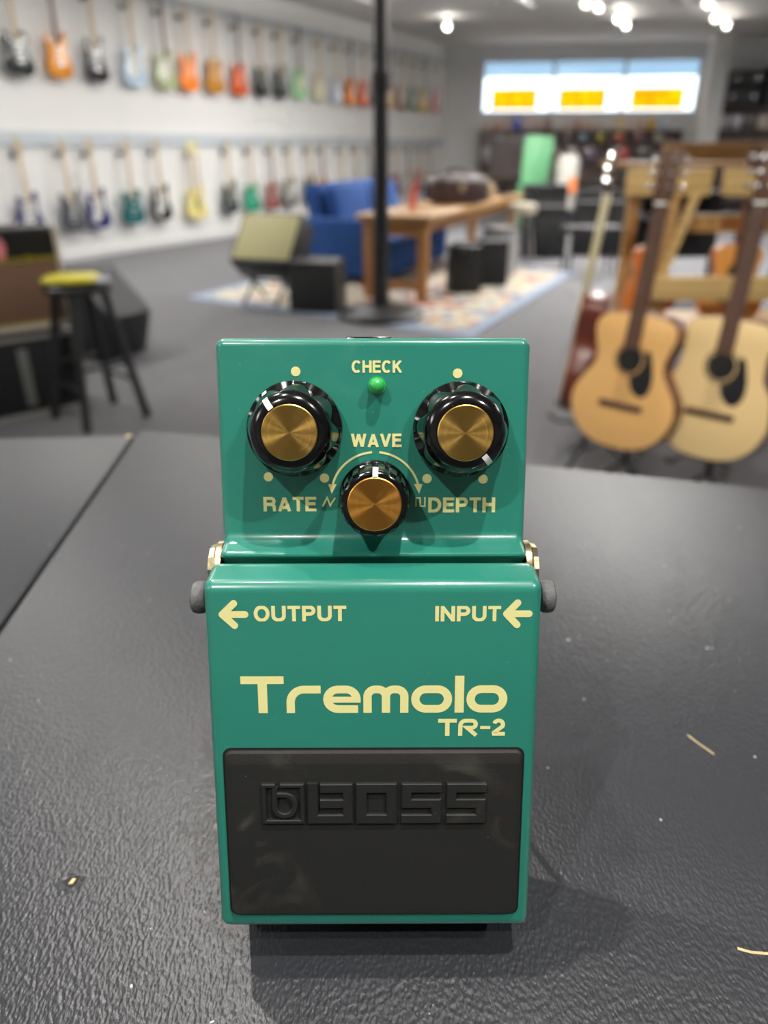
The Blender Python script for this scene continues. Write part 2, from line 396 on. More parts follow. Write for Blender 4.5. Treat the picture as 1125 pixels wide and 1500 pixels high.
def big_knob(cx, cy, ang):
    prof = [(10.2, .5), (10.7, .9), (10.95, 1.7), (10.95, 2.4), (10.85, 3.1), (10.7, 3.8), (10.52, 4.5), (10.35, 5.2), (10.15, 5.9), (9.95, 6.6), (9.75, 7.3), (9.55, 8.0), (9.4, 8.6), (9.25, 9.2), (9.1, 9.8), (8.9, 10.4), (8.6, 11.0), (8.2, 11.5), (7.6, 12.0), (7.0, 12.3), (6.35, 12.45), (6.25, 12.2), (0, 12.2)]
    def mod(r, z, a):
        if z < 3.5*MM: return r
        c = (8*(a-R(ang))+PI)/2; fl = 8.9+1.35*abs(math.sin(c))**1.1
        return min(r, fl*MM)
    bm = bmesh.new(); lathe(bm, [S(p) for p in prof], 192, mod=mod)
    k = finish('control_knob', bm, BLACKP, pedal, 40); on(k, MP @ Matrix.Translation((cx*MM, cy*MM, -.0002)))
    bm = bmesh.new(); lathe(bm, [S(p) for p in ((6.1, 12.0), (6.1, 12.45), (5.9, 12.6), (0, 12.6))], 96)
    finish('gold_cap', bm, GOLD, k, 30)
    strip(k, [(6.3, 12.62), (7.0, 12.45), (7.6, 12.15), (8.2, 11.66), (8.65, 11.1), (8.95, 10.6)], 1.35, ang)
    if ang > 0: strip(k, [(9.9, 7.1), (10.25, 5.9), (10.6, 4.6)], 1.25, ang)
    return k
k1 = big_knob(-17.89, 26.38, 127); k2 = big_knob(20.01, 26.22, -50)
k1['label'] = 'large black rate knob with gold cap'; k2['label'] = 'large black depth knob with gold cap'
prof = [(7.9, .5), (8.25, .8), (8.25, 2.2), (7.9, 2.6), (7.95, 2.8), (7.85, 6), (7.7, 10), (7.55, 12.2), (7.2, 13.0), (6.5, 13.4), (6.1, 13.4), (6.05, 13.1), (0, 13.1)]
def kmod(r, z, a):
    if 2.7*MM < z < 12.6*MM:
        return r - (.5*MM if (math.cos(16*a) > .25) else 0)
    return r
bm = bmesh.new(); lathe(bm, [S(p) for p in prof], 256, mod=kmod)
k3 = finish('control_knob', bm, BLACKP, pedal, 40); on(k3, MP @ Matrix.Translation((.39*MM, 10.85*MM, -.0002)))
k3['label'] = 'small ribbed black wave knob with copper gold cap'
bm = bmesh.new(); lathe(bm, [S(p) for p in ((5.95, 13.0), (5.95, 13.4), (5.75, 13.55), (0, 13.55))], 96); finish('gold_cap', bm, GOLD2, k3, 30)
strip(k3, [(6.0, 13.58), (6.6, 13.42), (7.25, 13.05), (7.65, 12.3), (7.8, 10.2)], 1.2, 88.5)

# --- indicator, jacks, bumpers, base
LEDM = mat('green_led', (60, 185, 90), .12, coat=.6); LEDM.node_tree.nodes['Principled BSDF'].inputs['Transmission Weight'].default_value = .15
bm = bmesh.new(); lathe(bm, [S(p) for p in ((2.0, .1), (2.0, .6), (1.65, .7), (1.65, 2.6), (1.5, 3.2), (1.1, 3.7), (.5, 3.95), (0, 4.0))], 32)
led = finish('indicator_light', bm, LEDM, pedal, 50); on(led, MP @ Matrix.Translation((.92*MM, 36.1*MM, -.0002)))
RX = Matrix.Rotation(PI/2, 4, 'Y')
for sx in (-1, 1):
    M = Matrix.Translation((sx*.0359, .0858, .0262)) @ Matrix.Rotation(sx*PI/2, 4, 'Y')
    bm = bmesh.new(); lathe(bm, [S(p) for p in ((6.6, 0), (6.6, 1.3), (6.3, 1.5), (4.7, 1.5), (4.7, 0))], 40)
    j = finish('audio_jack', bm, NICKEL, pedal, 30); on(j, M)
    bm = bmesh.new(); lathe(bm, [S(p) for p in ((5.6, 1.5), (5.9, 1.9), (5.6, 3.1), (4.2, 3.4), (3.9, 3.0), (3.9, .2), (0, .2))], 12)
    finish('jack_nut', bm, NICKEL, j, 20)
    M = Matrix.Translation((sx*.0362, .0801, .0378)) @ Matrix.Rotation(sx*PI/2, 4, 'Y')
    bm = bmesh.new(); lathe(bm, [S(p) for p in ((2.2, -.2), (2.2, 1.5), (3.2, 1.6), (3.65, 2.1), (3.75, 3.2), (3.5, 4.3), (2.9, 4.75), (0, 4.8))], 32)
    g = finish('hinge_bumper', bm, GREYR, pedal, 40); on(g, M); g['label'] = 'scuffed grey rubber bumper'
finish('power_jack', nbox(-.0067, .1385, .016, .0047, .1418, .0262, bev=.0004), BLACKP, pedal)
# black wire prop behind the leaning pedal
bm = bmesh.new()
back = lambda y: Vector((0, y, -.0007))
box(bm, -.012, .06, -.0022, .012, .105, -.0002, bev=.0005)
ca, sa = math.cos(LEAN), math.sin(LEAN)
def loc_of(fwd, up): return (fwd*sa+up*ca, -fwd*ca+up*sa)   # world offset from the pedal's foot -> local y,z
yy, zz = loc_of(.078, .0012)
tube(bm, [(-.009, .09, -.0018), (-.009, yy, zz), (.009, yy, zz), (.009, .09, -.0018)], .001, 8)
finish('prop', bm, DARK, pedal)

# ================================================================== TABLE
def leather():
    m = mat('black_textured_vinyl', (41, 43, 48), .36, var=.12, scale=9, spec=.55, rvar=.05)
    nt = m.node_tree; b = nt.nodes['Principled BSDF']
    tc = nt.nodes.new('ShaderNodeTexCoord')
    mp = nt.nodes.new('ShaderNodeMapping'); mp.inputs['Rotation'].default_value = (0, 0, R(25)); mp.inputs['Scale'].default_value = (1.25, .75, 1)
    nt.links.new(tc.outputs['Object'], mp.inputs['Vector'])
    v = nt.nodes.new('ShaderNodeTexVoronoi'); v.feature = 'SMOOTH_F1'; v.inputs['Scale'].default_value = 950
    n = nt.nodes.new('ShaderNodeTexNoise'); n.inputs['Scale'].default_value = 1150; n.inputs['Detail'].default_value = 3
    for q in (v, n): nt.links.new(mp.outputs['Vector'], q.inputs['Vector'])
    ad = nt.nodes.new('ShaderNodeMath'); ad.operation = 'MULTIPLY_ADD'; ad.inputs[1].default_value = .7
    nt.links.new(n.outputs['Fac'], ad.inputs[0]); nt.links.new(v.outputs['Distance'], ad.inputs[2])
    bp = nt.nodes.new('ShaderNodeBump'); bp.inputs['Strength'].default_value = .42; bp.inputs['Distance'].default_value = .0005
    nt.links.new(ad.outputs[0], bp.inputs['Height']); nt.links.new(bp.outputs['Normal'], b.inputs['Normal'])
    # fine pale scratches and specks
    src = b.inputs['Base Color'].links[0].from_socket
    s1 = nt.nodes.new('ShaderNodeTexNoise'); s1.inputs['Scale'].default_value = 420; s1.inputs['Detail'].default_value = 1
    nt.links.new(tc.outputs['Object'], s1.inputs['Vector'])
    mr = nt.nodes.new('ShaderNodeMapRange'); mr.inputs['From Min'].default_value = .79; mr.inputs['From Max'].default_value = .83
    nt.links.new(s1.outputs['Fac'], mr.inputs['Value'])
    mx = nt.nodes.new('ShaderNodeMix'); mx.data_type = 'RGBA'; nt.links.new(mr.outputs['Result'], mx.inputs['Factor'])
    nt.links.new(src, mx.inputs['A']); mx.inputs['B'].default_value = (.5, .5, .47, 1); nt.links.new(mx.outputs['Result'], b.inputs['Base Color'])
    return m
VINYL = leather(); SKIRT = mat('black_board', (26, 26, 28), .6); TORN = mat('torn_vinyl_wood', (196, 176, 128), .8, var=.3, scale=900)
right_poly = [(-.1728, .497), (-.1588, .248), (-.1193, -.45), (.95, -.45), (.95, .1955), (.226, .396), (.096, .432)]
left_poly = [(-.1745, .486), (-.1605, .248), (-.121, -.45), (-1.2, -.45), (-1.2, .405)]
def cnt(poly): return (sum(p[0] for p in poly)/len(poly), sum(p[1] for p in poly)/len(poly))
def table(poly, label):
    t = empty('display_table', (0, 0, 0)); tag(t, label, 'table')
    bm = bmesh.new(); prism(bm, poly, TABLE_Z-.03, TABLE_Z, bev=.0012); top = finish('tabletop', bm, VINYL, t, 30)
    cx, cy = cnt(poly); ins = [(cx+(x-cx)*.93, cy+(y-cy)*.93) for x, y in poly]
    bm = bmesh.new(); prism(bm, ins, 0, TABLE_Z-.0302); finish('cabinet', bm, SKIRT, t)
    return t
tr = table(right_poly, 'black vinyl-topped display table carrying the green pedal')
tl = table(left_poly, 'black vinyl-topped display table left of the diagonal seam, bare')
def fleck(name, pts, w, par, z=.0002):
    bm = bmesh.new(); band(bm, [(x*1000, y*1000) for x, y in pts], w, rnd=False, z=0)
    o = flat(name, bm, par, Matrix.Translation((0, 0, TABLE_Z+z)), TORN); return o
fleck('scuff', [(.0885, .1175), (.0915, .1165), (.0975, .1160)], .7, tr)
fleck('scuff', [(.1035, .1925), (.106, .188), (.109, .1835)], .5, tr)
fleck('torn_corner', [(-.179, .482), (-.1755, .4835)], 3.5, tl)
# torn nail hole left of the pedal
bm = bmesh.new()
rr = [(1.9+.35*math.sin(3*a)+.2*math.sin(7*a+1)) for a in [2*PI*k/20 for k in range(20)]]
o1 = [bm.verts.new((rr[k]*1.35*math.cos(2*PI*k/20)*MM, rr[k]*1.1*math.sin(2*PI*k/20)*MM, .0001)) for k in range(20)]
o2 = [bm.verts.new((rr[k]*1.0*math.cos(2*PI*k/20)*MM, rr[k]*.85*math.sin(2*PI*k/20)*MM, .0007)) for k in range(20)]
o3 = [bm.verts.new((rr[k]*.72*math.cos(2*PI*k/20)*MM, rr[k]*.6*math.sin(2*PI*k/20)*MM, .0001)) for k in range(20)]
for a, b in ((o1, o2), (o2, o3)):
    for k in range(20): bm.faces.new((a[k], a[(k+1) % 20], b[(k+1) % 20], b[k]))
bm.faces.new(o3)
hole = finish('nail_hole', bm, mat('curled_vinyl', (70, 72, 76), .3), tr, 60, loc=(-.0852, .1362, TABLE_Z), rot=(0, 0, R(25))); hole.scale = (1.35, 1.35, 1.2)
hole['label'] = 'small torn nail hole in the vinyl'
bm = bmesh.new(); prism(bm, [S(p) for p in ((-.7, -.5), (0.1, -.8), (.9, .1), (.3, .5))], .0003, .0006); finish('bare_wood', bm, TORN, hole)
bm = bmesh.new(); lathe(bm, [(.0019, .0001), (.0019, .0003), (0, .0003)], 16); finish('hole_shadow', bm, DARK, hole)  # dark disc painted in as the shade inside the hole


# ================================================================== ROOM
WALL = mat('white_wall', (226, 226, 224), .7, var=.03, scale=3); WALLG = mat('grey_white_wall', (214, 214, 213), .7, var=.03, scale=2)
CEIL = mat('ceiling_paint', (216, 214, 210), .8, var=.03, scale=2)
CARPET = mat('charcoal_carpet', (104, 104, 107), .85, var=.12, scale=6, bump=.4, bscale=300)
TRIM = mat('black_rubber_base', (40, 40, 42), .6)
H = 3.4
P0 = Vector((-11.4, -4.18)); P1 = Vector((1.475, 20.12)); P2 = Vector((15, 18.27)); P3 = Vector((15, -4.18))
def wall(name, a, b, z0=0, z1=H, th=.15, m=WALL, out=1, holes=()):
    d = (b-a); L = d.length; d.normalize(); n = Vector((-d.y, d.x))*out
    M = Matrix(((d.x, n.x, 0, a.x), (d.y, n.y, 0, a.y), (0, 0, 1, 0), (0, 0, 0, 1)))
    bm = bmesh.new(); x = 0
    for h0, h1, za, zb in holes:
        box(bm, x, 0, z0, h0, th, z1, M=M); box(bm, h0, 0, z0, h1, th, za, M=M); box(bm, h0, 0, zb, h1, th, z1, M=M); x = h1
    box(bm, x, 0, z0, L, th, z1, M=M)
    return struct(finish(name, bm, m)), M
bm = bmesh.new(); prism(bm, [tuple(p) for p in (P0, P3, P2, P1)], -.1, 0); struct(finish('floor', bm, CARPET), 'charcoal carpeted floor')
bm = bmesh.new(); prism(bm, [tuple(p) for p in (P0, P3, P2, P1)], H, H+.1); struct(finish('ceiling', bm, CEIL), 'pale grey ceiling')
wall('wall_left', P0, P1, m=WALL)
WX0, WX1, WZ0, WZ1 = .84, 5.74, 2.0, 3.1     # the window, measured along the far wall
_, MF = wall('wall_far', P1, P2, m=WALLG, holes=((WX0, WX1, WZ0, WZ1),))
wall('wall_right', P2, P3, m=WALL); wall('wall_rear', P3, P0, m=WALL)
wd = (P1-P0).normalized(); wn = Vector((wd.y, -wd.x))     # along the left wall and out of it into the room
MW = Matrix(((wd.x, wn.x, 0, P0.x), (wd.y, wn.y, 0, P0.y), (0, 0, 1, 0), (0, 0, 0, 1)))   # local: x along wall, y into room
WL = (P1-P0).length
struct(finish('baseboard_left', nbox(0, 0, 0, WL, .015, .07, M=MW), mat('pale_baseboard', (196, 196, 196), .6)))
# window
FRM = mat('white_window_frame', (228, 230, 232), .5)
win = struct(empty('window_1'), 'wide high window with three orange signs')
win.matrix_world = MF
bm = bmesh.new()
for x0, x1 in ((WX0, WX0+.05), (WX0+1.62, WX0+1.69), (WX0+3.2, WX0+3.27), (WX1-.05, WX1)): box(bm, x0, .03, WZ0, x1, .11, WZ1)
for z0, z1 in ((WZ0, WZ0+.05), (WZ1-.05, WZ1)): box(bm, WX0, .03, z0, WX1, .11, z1)
finish('window_frame', bm, FRM, win)
def film(name, c):
    m = bpy.data.materials.new(name); m.use_nodes = True; nt = m.node_tree; nt.nodes.clear()
    o = nt.nodes.new('ShaderNodeOutputMaterial'); t = nt.nodes.new('ShaderNodeBsdfTransparent'); t.inputs[0].default_value = (*c, 1)
    g = nt.nodes.new('ShaderNodeBsdfGlossy'); g.inputs['Roughness'].default_value = .05; mx = nt.nodes.new('ShaderNodeMixShader'); mx.inputs[0].default_value = .04
    nt.links.new(t.outputs[0], mx.inputs[1]); nt.links.new(g.outputs[0], mx.inputs[2]); nt.links.new(mx.outputs[0], o.inputs[0]); return m
CLEAR = film('window_glass', (.95, .97, .98)); BLUEF = film('blue_tinted_glass', (.40, .48, .54))
for i, (x0, x1) in enumerate(((WX0+.05, WX0+1.62), (WX0+1.69, WX0+3.2), (WX0+3.27, WX1-.05))):
    finish('pane', nbox(x0, .06, WZ0+.05, x1, .066, 2.74), CLEAR, win)
    p = finish('tinted_pane', nbox(x0, .06, 2.74, x1, .066, WZ1-.05), BLUEF, win); p['label'] = 'blue tinted upper strip of glass'
# orange vinyl signs hanging in the window
def signmat():
    m = bpy.data.materials.new('orange_translucent_vinyl'); m.use_nodes = True; nt = m.node_tree; nt.nodes.clear()
    o = nt.nodes.new('ShaderNodeOutputMaterial'); t = nt.nodes.new('ShaderNodeBsdfTranslucent'); d = nt.nodes.new('ShaderNodeBsdfDiffuse')
    tc = nt.nodes.new('ShaderNodeTexCoord'); mp = nt.nodes.new('ShaderNodeMapping'); mp.inputs['Scale'].default_value = (9, 9, 2.2)
    n = nt.nodes.new('ShaderNodeTexNoise'); n.inputs['Scale'].default_value = 1.6; n.inputs['Detail'].default_value = 2
    nt.links.new(tc.outputs['Object'], mp.inputs['Vector']); nt.links.new(mp.outputs['Vector'], n.inputs['Vector'])
    mr = nt.nodes.new('ShaderNodeMapRange'); mr.inputs['From Min'].default_value = .45; mr.inputs['From Max'].default_value = .62; nt.links.new(n.outputs['Fac'], mr.inputs['Value'])
    mx = nt.nodes.new('ShaderNodeMix'); mx.data_type = 'RGBA'; mx.inputs['A'].default_value = (.92, .42, .002, 1); mx.inputs['B'].default_value = (.85, .24, .002, 1)
    nt.links.new(mr.outputs['Result'], mx.inputs['Factor'])
    nt.links.new(mx.outputs['Result'], t.inputs[0]); nt.links.new(mx.outputs['Result'], d.inputs[0])
    ms = nt.nodes.new('ShaderNodeMixShader'); ms.inputs[0].default_value = .3
    nt.links.new(t.outputs[0], ms.inputs[1]); nt.links.new(d.outputs[0], ms.inputs[2]); nt.links.new(ms.outputs[0], o.inputs[0]); return m
SIGN = signmat()
for (a, b), lb in zip(((1.11, 2.10), (2.66, 3.67), (4.30, 5.41)), ('leftmost', 'middle', 'rightmost')):
    bm = bmesh.new(); bm.faces.new([bm.verts.new(MF @ Vector(q)) for q in ((a-.04, -.004, 2.085), (b+.04, -.004, 2.085), (b+.04, -.004, 2.52), (a-.04, -.004, 2.52))]); s_ = finish('window_sign', bm, SIGN)
    tag(s_, 'orange backlit vinyl sign hanging in the high window, %s of the three' % lb, 'sign', 'orange window signs')
# white column in front of the window wall
struct(finish('trim_1', nbox(6.98, 18.3, 0, 7.36, 18.68, H, bev=.01), WALL), 'white square column')

# rails on the left wall (local: along wall, into room)
RAIL = mat('blue_grey_rail', (182, 190, 196), .5)
def wx(Y): return (Vector((P0.x+(Y-P0.y)*wd.x/wd.y, Y))-P0).length
for z, h_, nm in ((1.30, .16, 'lower'), (3.0, .09, 'upper')):
    tag(finish('hanger_rail', nbox(6, 0, z, WL-.1, .03, z+h_, M=MW), RAIL), '%s blue-grey hanger rail running along the white left wall' % nm, 'rail', 'guitar hanger rails')

# ---------------- electric guitars (local: x across, z up, y forward(into the room negative?) face toward +y)
def sym(pts): return pts
SHAPES = {
 'double': [(-.02, .39), (-.055, .40), (-.085, .44), (-.115, .475), (-.128, .46), (-.125, .42), (-.118, .36), (-.112, .30), (-.115, .25), (-.14, .19), (-.162, .12), (-.155, .05), (-.11, .008), (-.03, 0), (.06, .005), (.13, .035), (.162, .10), (.158, .17), (.135, .23), (.112, .28), (.11, .33), (.118, .37), (.115, .41), (.10, .425), (.075, .40), (.04, .375)],
 'single': [(-.03, .41), (-.07, .43), (-.115, .425), (-.135, .39), (-.13, .34), (-.112, .29), (-.112, .25), (-.14, .19), (-.168, .12), (-.155, .04), (-.09, .0), (0, -.004), (.09, 0), (.155, .04), (.168, .12), (.14, .19), (.112, .25), (.112, .29), (.125, .33), (.135, .37), (.12, .41), (.095, .405), (.06, .36), (.03, .345)],
 'horned': [(-.03, .36), (-.07, .39), (-.10, .45), (-.118, .49), (-.13, .47), (-.128, .40), (-.12, .32), (-.11, .26), (-.13, .20), (-.155, .12), (-.14, .04), (-.08, .002), (.02, 0), (.10, .015), (.14, .06), (.15, .13), (.13, .20), (.11, .26), (.115, .32), (.122, .40), (.115, .44), (.095, .42), (.065, .37), (.03, .345)],
}
MAPLE = mat('maple_neck', (184, 162, 126), .4, var=.1, scale=20); ROSE = mat('rosewood', (86, 60, 46), .5, var=.25, scale=30)
CHROME = mat('chrome', (205, 205, 205), .2, 1, var=.03); WHITEG = mat('white_pickguard', (222, 222, 216), .35); BLK = mat('satin_black', (22, 22, 24), .45); CREAMG = mat('aged_cream', (206, 196, 160), .4)
_paint = {}
def paint(rgb):
    if rgb not in _paint: _paint[rgb] = mat('guitar_lacquer_%d' % len(_paint), rgb, .2, coat=.5, var=.1, scale=6)
    return _paint[rgb]
_mesh = {}
def gmesh(key, fn):
    if key not in _mesh:
        bm = fn(); bmesh.ops.recalc_face_normals(bm, faces=bm.faces)
        me = bpy.data.meshes.new(key); bm.to_mesh(me); bm.free()
        for p in me.polygons: p.use_smooth = True
        me.set_sharp_from_angle(angle=R(35)); me.materials.append(BLK); _mesh[key] = me
    return _mesh[key]
def gpart(name, key, fn, m, parent):
    o = bpy.data.objects.new(name, gmesh(key, fn)); C.objects.link(o); o.parent = parent
    o.material_slots[0].link = 'OBJECT'; o.material_slots[0].material = m
    return o
def P_(f):
    def g():
        bm = bmesh.new(); f(bm); return bm
    return g
def electric(shape, col, pg, neckm, M, label, scale=1.0, headm=None):
    g = empty('electric_guitar'); tag(g, label, 'guitar', 'electric guitars on the wall')
    g.matrix_world = M @ Matrix.Scale(scale, 4)
    gpart('body', 'e_body_'+shape, P_(lambda bm: prism(bm, spline([(x*1.13, z) for x, z in SHAPES[shape]], 3), -.022, .022, bev=.005, pl='xz')), paint(col), g)
    if pg:
        gpart('pickguard', 'e_pg', P_(lambda bm: prism(bm, spline([(-.05, .385), (-.09, .33), (-.075, .24), (-.06, .17), (.02, .10), (.085, .07), (.115, .12), (.09, .2), (.085, .28), (.095, .36), (.05, .36), (.0, .345)], 2), -.025, -.0222, pl='xz')), pg, g)
    gpart('neck', 'e_neck', P_(lambda bm: prism(bm, [(-.028, .33), (.028, .33), (.021, .86), (-.021, .86)], -.034, -.016, bev=.004, pl='xz')), neckm, g)
    gpart('headstock', 'e_head', P_(lambda bm: prism(bm, [(-.021, .86), (.021, .86), (.026, .89), (.022, .99), (.038, 1.02), (.02, 1.045), (-.02, 1.03), (-.044, .97), (-.042, .90)], -.030, -.016, bev=.002, pl='xz')), headm or neckm, g)
    def tun(bm):
        for i in range(6): tube(bm, [(-.04, -.012, .895+i*.024), (-.062, -.012, .895+i*.024)], .006, 6)
    gpart('tuner', 'e_tun', P_(tun), CHROME, g)
    gpart('bridge', 'e_bridge', P_(lambda bm: box(bm, -.04, -.036, .115, .04, -.022, .145, bev=.002)), CHROME, g)
    for z in (.18, .235, .29):
        if z == .235 and shape == 'single': continue
        gpart('pickup', 'e_pick%d' % int(z*1000), P_(lambda bm, z=z: box(bm, -.038, -.033, z, .038, -.022, z+.022, bev=.002)), BLK if pg is WHITEG else WHITEG, g)
    return g
HOOK = mat('hanger_steel', (70, 72, 76), .4, .6)
def hanger(Y, z):
    bm = bmesh.new(); x = wx(Y)
    box(bm, x-.035, .03, z-.03, x+.035, .05, z+.03, M=MW)
    for s in (-1, 1): tube(bm, [MW @ Vector((x, .04, z)), MW @ Vector((x+s*.03, .06, z)), MW @ Vector((x+s*.032, .15, z+.01))], .006, 6)
    o = finish('guitar_hanger', bm, HOOK)
    return o
names = {}
upper = [ # Y, shape, colour, word
 (9.55, 'single', (26, 34, 34), 'black green-tinged'), (10.03, 'horned', (205, 130, 20), 'amber orange'), (10.53, 'horned', (30, 30, 32), 'black'), (11.09, 'double', (190, 214, 236), 'pale sky blue'),
 (11.6, 'double', (178, 190, 140), 'sage green'), (12.0, 'horned', (245, 130, 20), 'bright orange'), (12.5, 'single', (176, 118, 20), 'brown amber'), (13.0, 'single', (200, 84, 30), 'orange red'),
 (13.5, 'single', (38, 40, 38), 'black'), (13.96, 'horned', (28, 30, 34), 'black'), (14.44, 'double', (140, 208, 150), 'mint green'), (15.0, 'double', (218, 214, 186), 'cream white'),
 (15.5, 'horned', (208, 214, 228), 'ice white'), (15.95, 'single', (226, 128, 20), 'orange'), (16.4, 'single', (222, 96, 40), 'coral orange'), (16.85, 'horned', (60, 44, 36), 'dark brown'),
 (17.35, 'single', (214, 160, 70), 'honey'), (17.85, 'double', (150, 100, 70), 'brown'), (18.35, 'single', (40, 110, 80), 'dark green'), (18.8, 'double', (228, 184, 30), 'yellow'), (19.4, 'horned', (214, 140, 150), 'pink')]
lower = [
 (9.33, 'double', (30, 34, 92), 'navy blue'), (9.87, 'horned', (66, 68, 72), 'dark grey'), (10.24, 'double', (36, 34, 96), 'indigo'), (10.77, 'single', (14, 84, 88), 'teal'), (11.25, 'double', (18, 18, 20), 'black'),
 (12.6, 'horned', (50, 60, 56), 'dark olive'), (13.1, 'single', (24, 138, 104), 'emerald green'), (13.6, 'single', (140, 84, 76), 'dusty red'), (14.05, 'double', (70, 64, 62), 'dark brown'), (14.6, 'horned', (30, 26, 34), 'black'),
 (15.0, 'single', (208, 150, 50), 'gold orange'), (15.6, 'double', (220, 214, 196), 'cream'), (16.1, 'single', (208, 206, 200), 'white'), (16.6, 'horned', (186, 190, 194), 'silver grey'), (17.1, 'double', (206, 150, 140), 'salmon'),
 (17.6, 'single', (150, 60, 50), 'red'), (18.1, 'double', (200, 200, 204), 'pale grey'), (18.6, 'horned', (206, 110, 100), 'coral red'), (19.1, 'single', (210, 206, 190), 'ivory')]
ordn = ['first', 'second', 'third', 'fourth', 'fifth', 'sixth', 'seventh', 'eighth', 'ninth', 'tenth', 'eleventh', 'twelfth', 'thirteenth', 'fourteenth', 'fifteenth', 'sixteenth', 'seventeenth', 'eighteenth', 'nineteenth', 'twentieth', 'twenty-first']
FLIP = Matrix.Rotation(PI, 4, 'Z')
for row, zb, rn in ((upper, 2.01, 'upper'), (lower, .355, 'lower')):
    for i, (Y, sh, c, word) in enumerate(row):
        x = wx(Y); T = MW @ Matrix.Translation((x, .12, zb+random.uniform(-.01, .01))) @ FLIP @ Matrix.Rotation(R(random.uniform(-1, 1)), 4, 'Y')
        pg = None
        if sh == 'double': pg = WHITEG if sum(c) < 420 else CREAMG
        if word in ('pale sky blue', 'sage green'): pg = paint((206, 208, 200))
        if word == 'black' and rn == 'lower' and i == 4: pg = WHITEG
        nm = MAPLE if i % 3 != 1 or rn == 'lower' and i < 5 else ROSE
        electric(sh, c, pg, nm, T, '%s electric guitar hanging %s from the left in the %s wall row' % (word, ordn[i], rn), 1.0, MAPLE if rn == 'lower' else None)
        h = hanger(Y, zb+.862); tag(h, 'dark guitar hanger on the %s rail holding the %s guitar %s from left' % (rn, word, ordn[i]), 'hanger', 'guitar hangers')
# the cream double-neck, hung wider than its neighbours
Y = 11.9; T = MW @ Matrix.Translation((wx(Y), .12, .33)) @ FLIP
g = empty('electric_guitar'); g.matrix_world = T
tag(g, 'pale cream yellow double-neck electric guitar hanging in the lower wall row', 'guitar', 'electric guitars on the wall')
CY = paint((236, 222, 140))
gpart('body', 'dn_body', P_(lambda bm: prism(bm, spline([(x*1.25, z) for x, z in SHAPES['double']], 3), -.022, .022, bev=.005, pl='xz')), CY, g)
for s in (-1, 1):
    def fn(bm, s=s): prism(bm, [(-.024+s*.062, .30), (.024+s*.062, .30), (.02+s*.062, .86), (-.02+s*.062, .86)], -.034, -.018, bev=.004, pl='xz')
    gpart('neck', 'dn_neck%d' % s, P_(fn), MAPLE, g)
    def fn(bm, s=s): prism(bm, [(-.02+s*.062, .86), (.02+s*.062, .86), (.04+s*.062, 1.03), (-.03+s*.062, 1.03)], -.034, -.02, bev=.002, pl='xz')
    gpart('headstock', 'dn_head%d' % s, P_(fn), CY, g)
gpart('pickguard', 'dn_pg', P_(lambda bm: box(bm, -.05, -.026, .12, .05, -.0222, .3)), paint((120, 112, 84)), g)
h = hanger(Y, 1.19); tag(h, 'dark guitar hanger on the lower rail holding the cream double-neck guitar', 'hanger', 'guitar hangers')

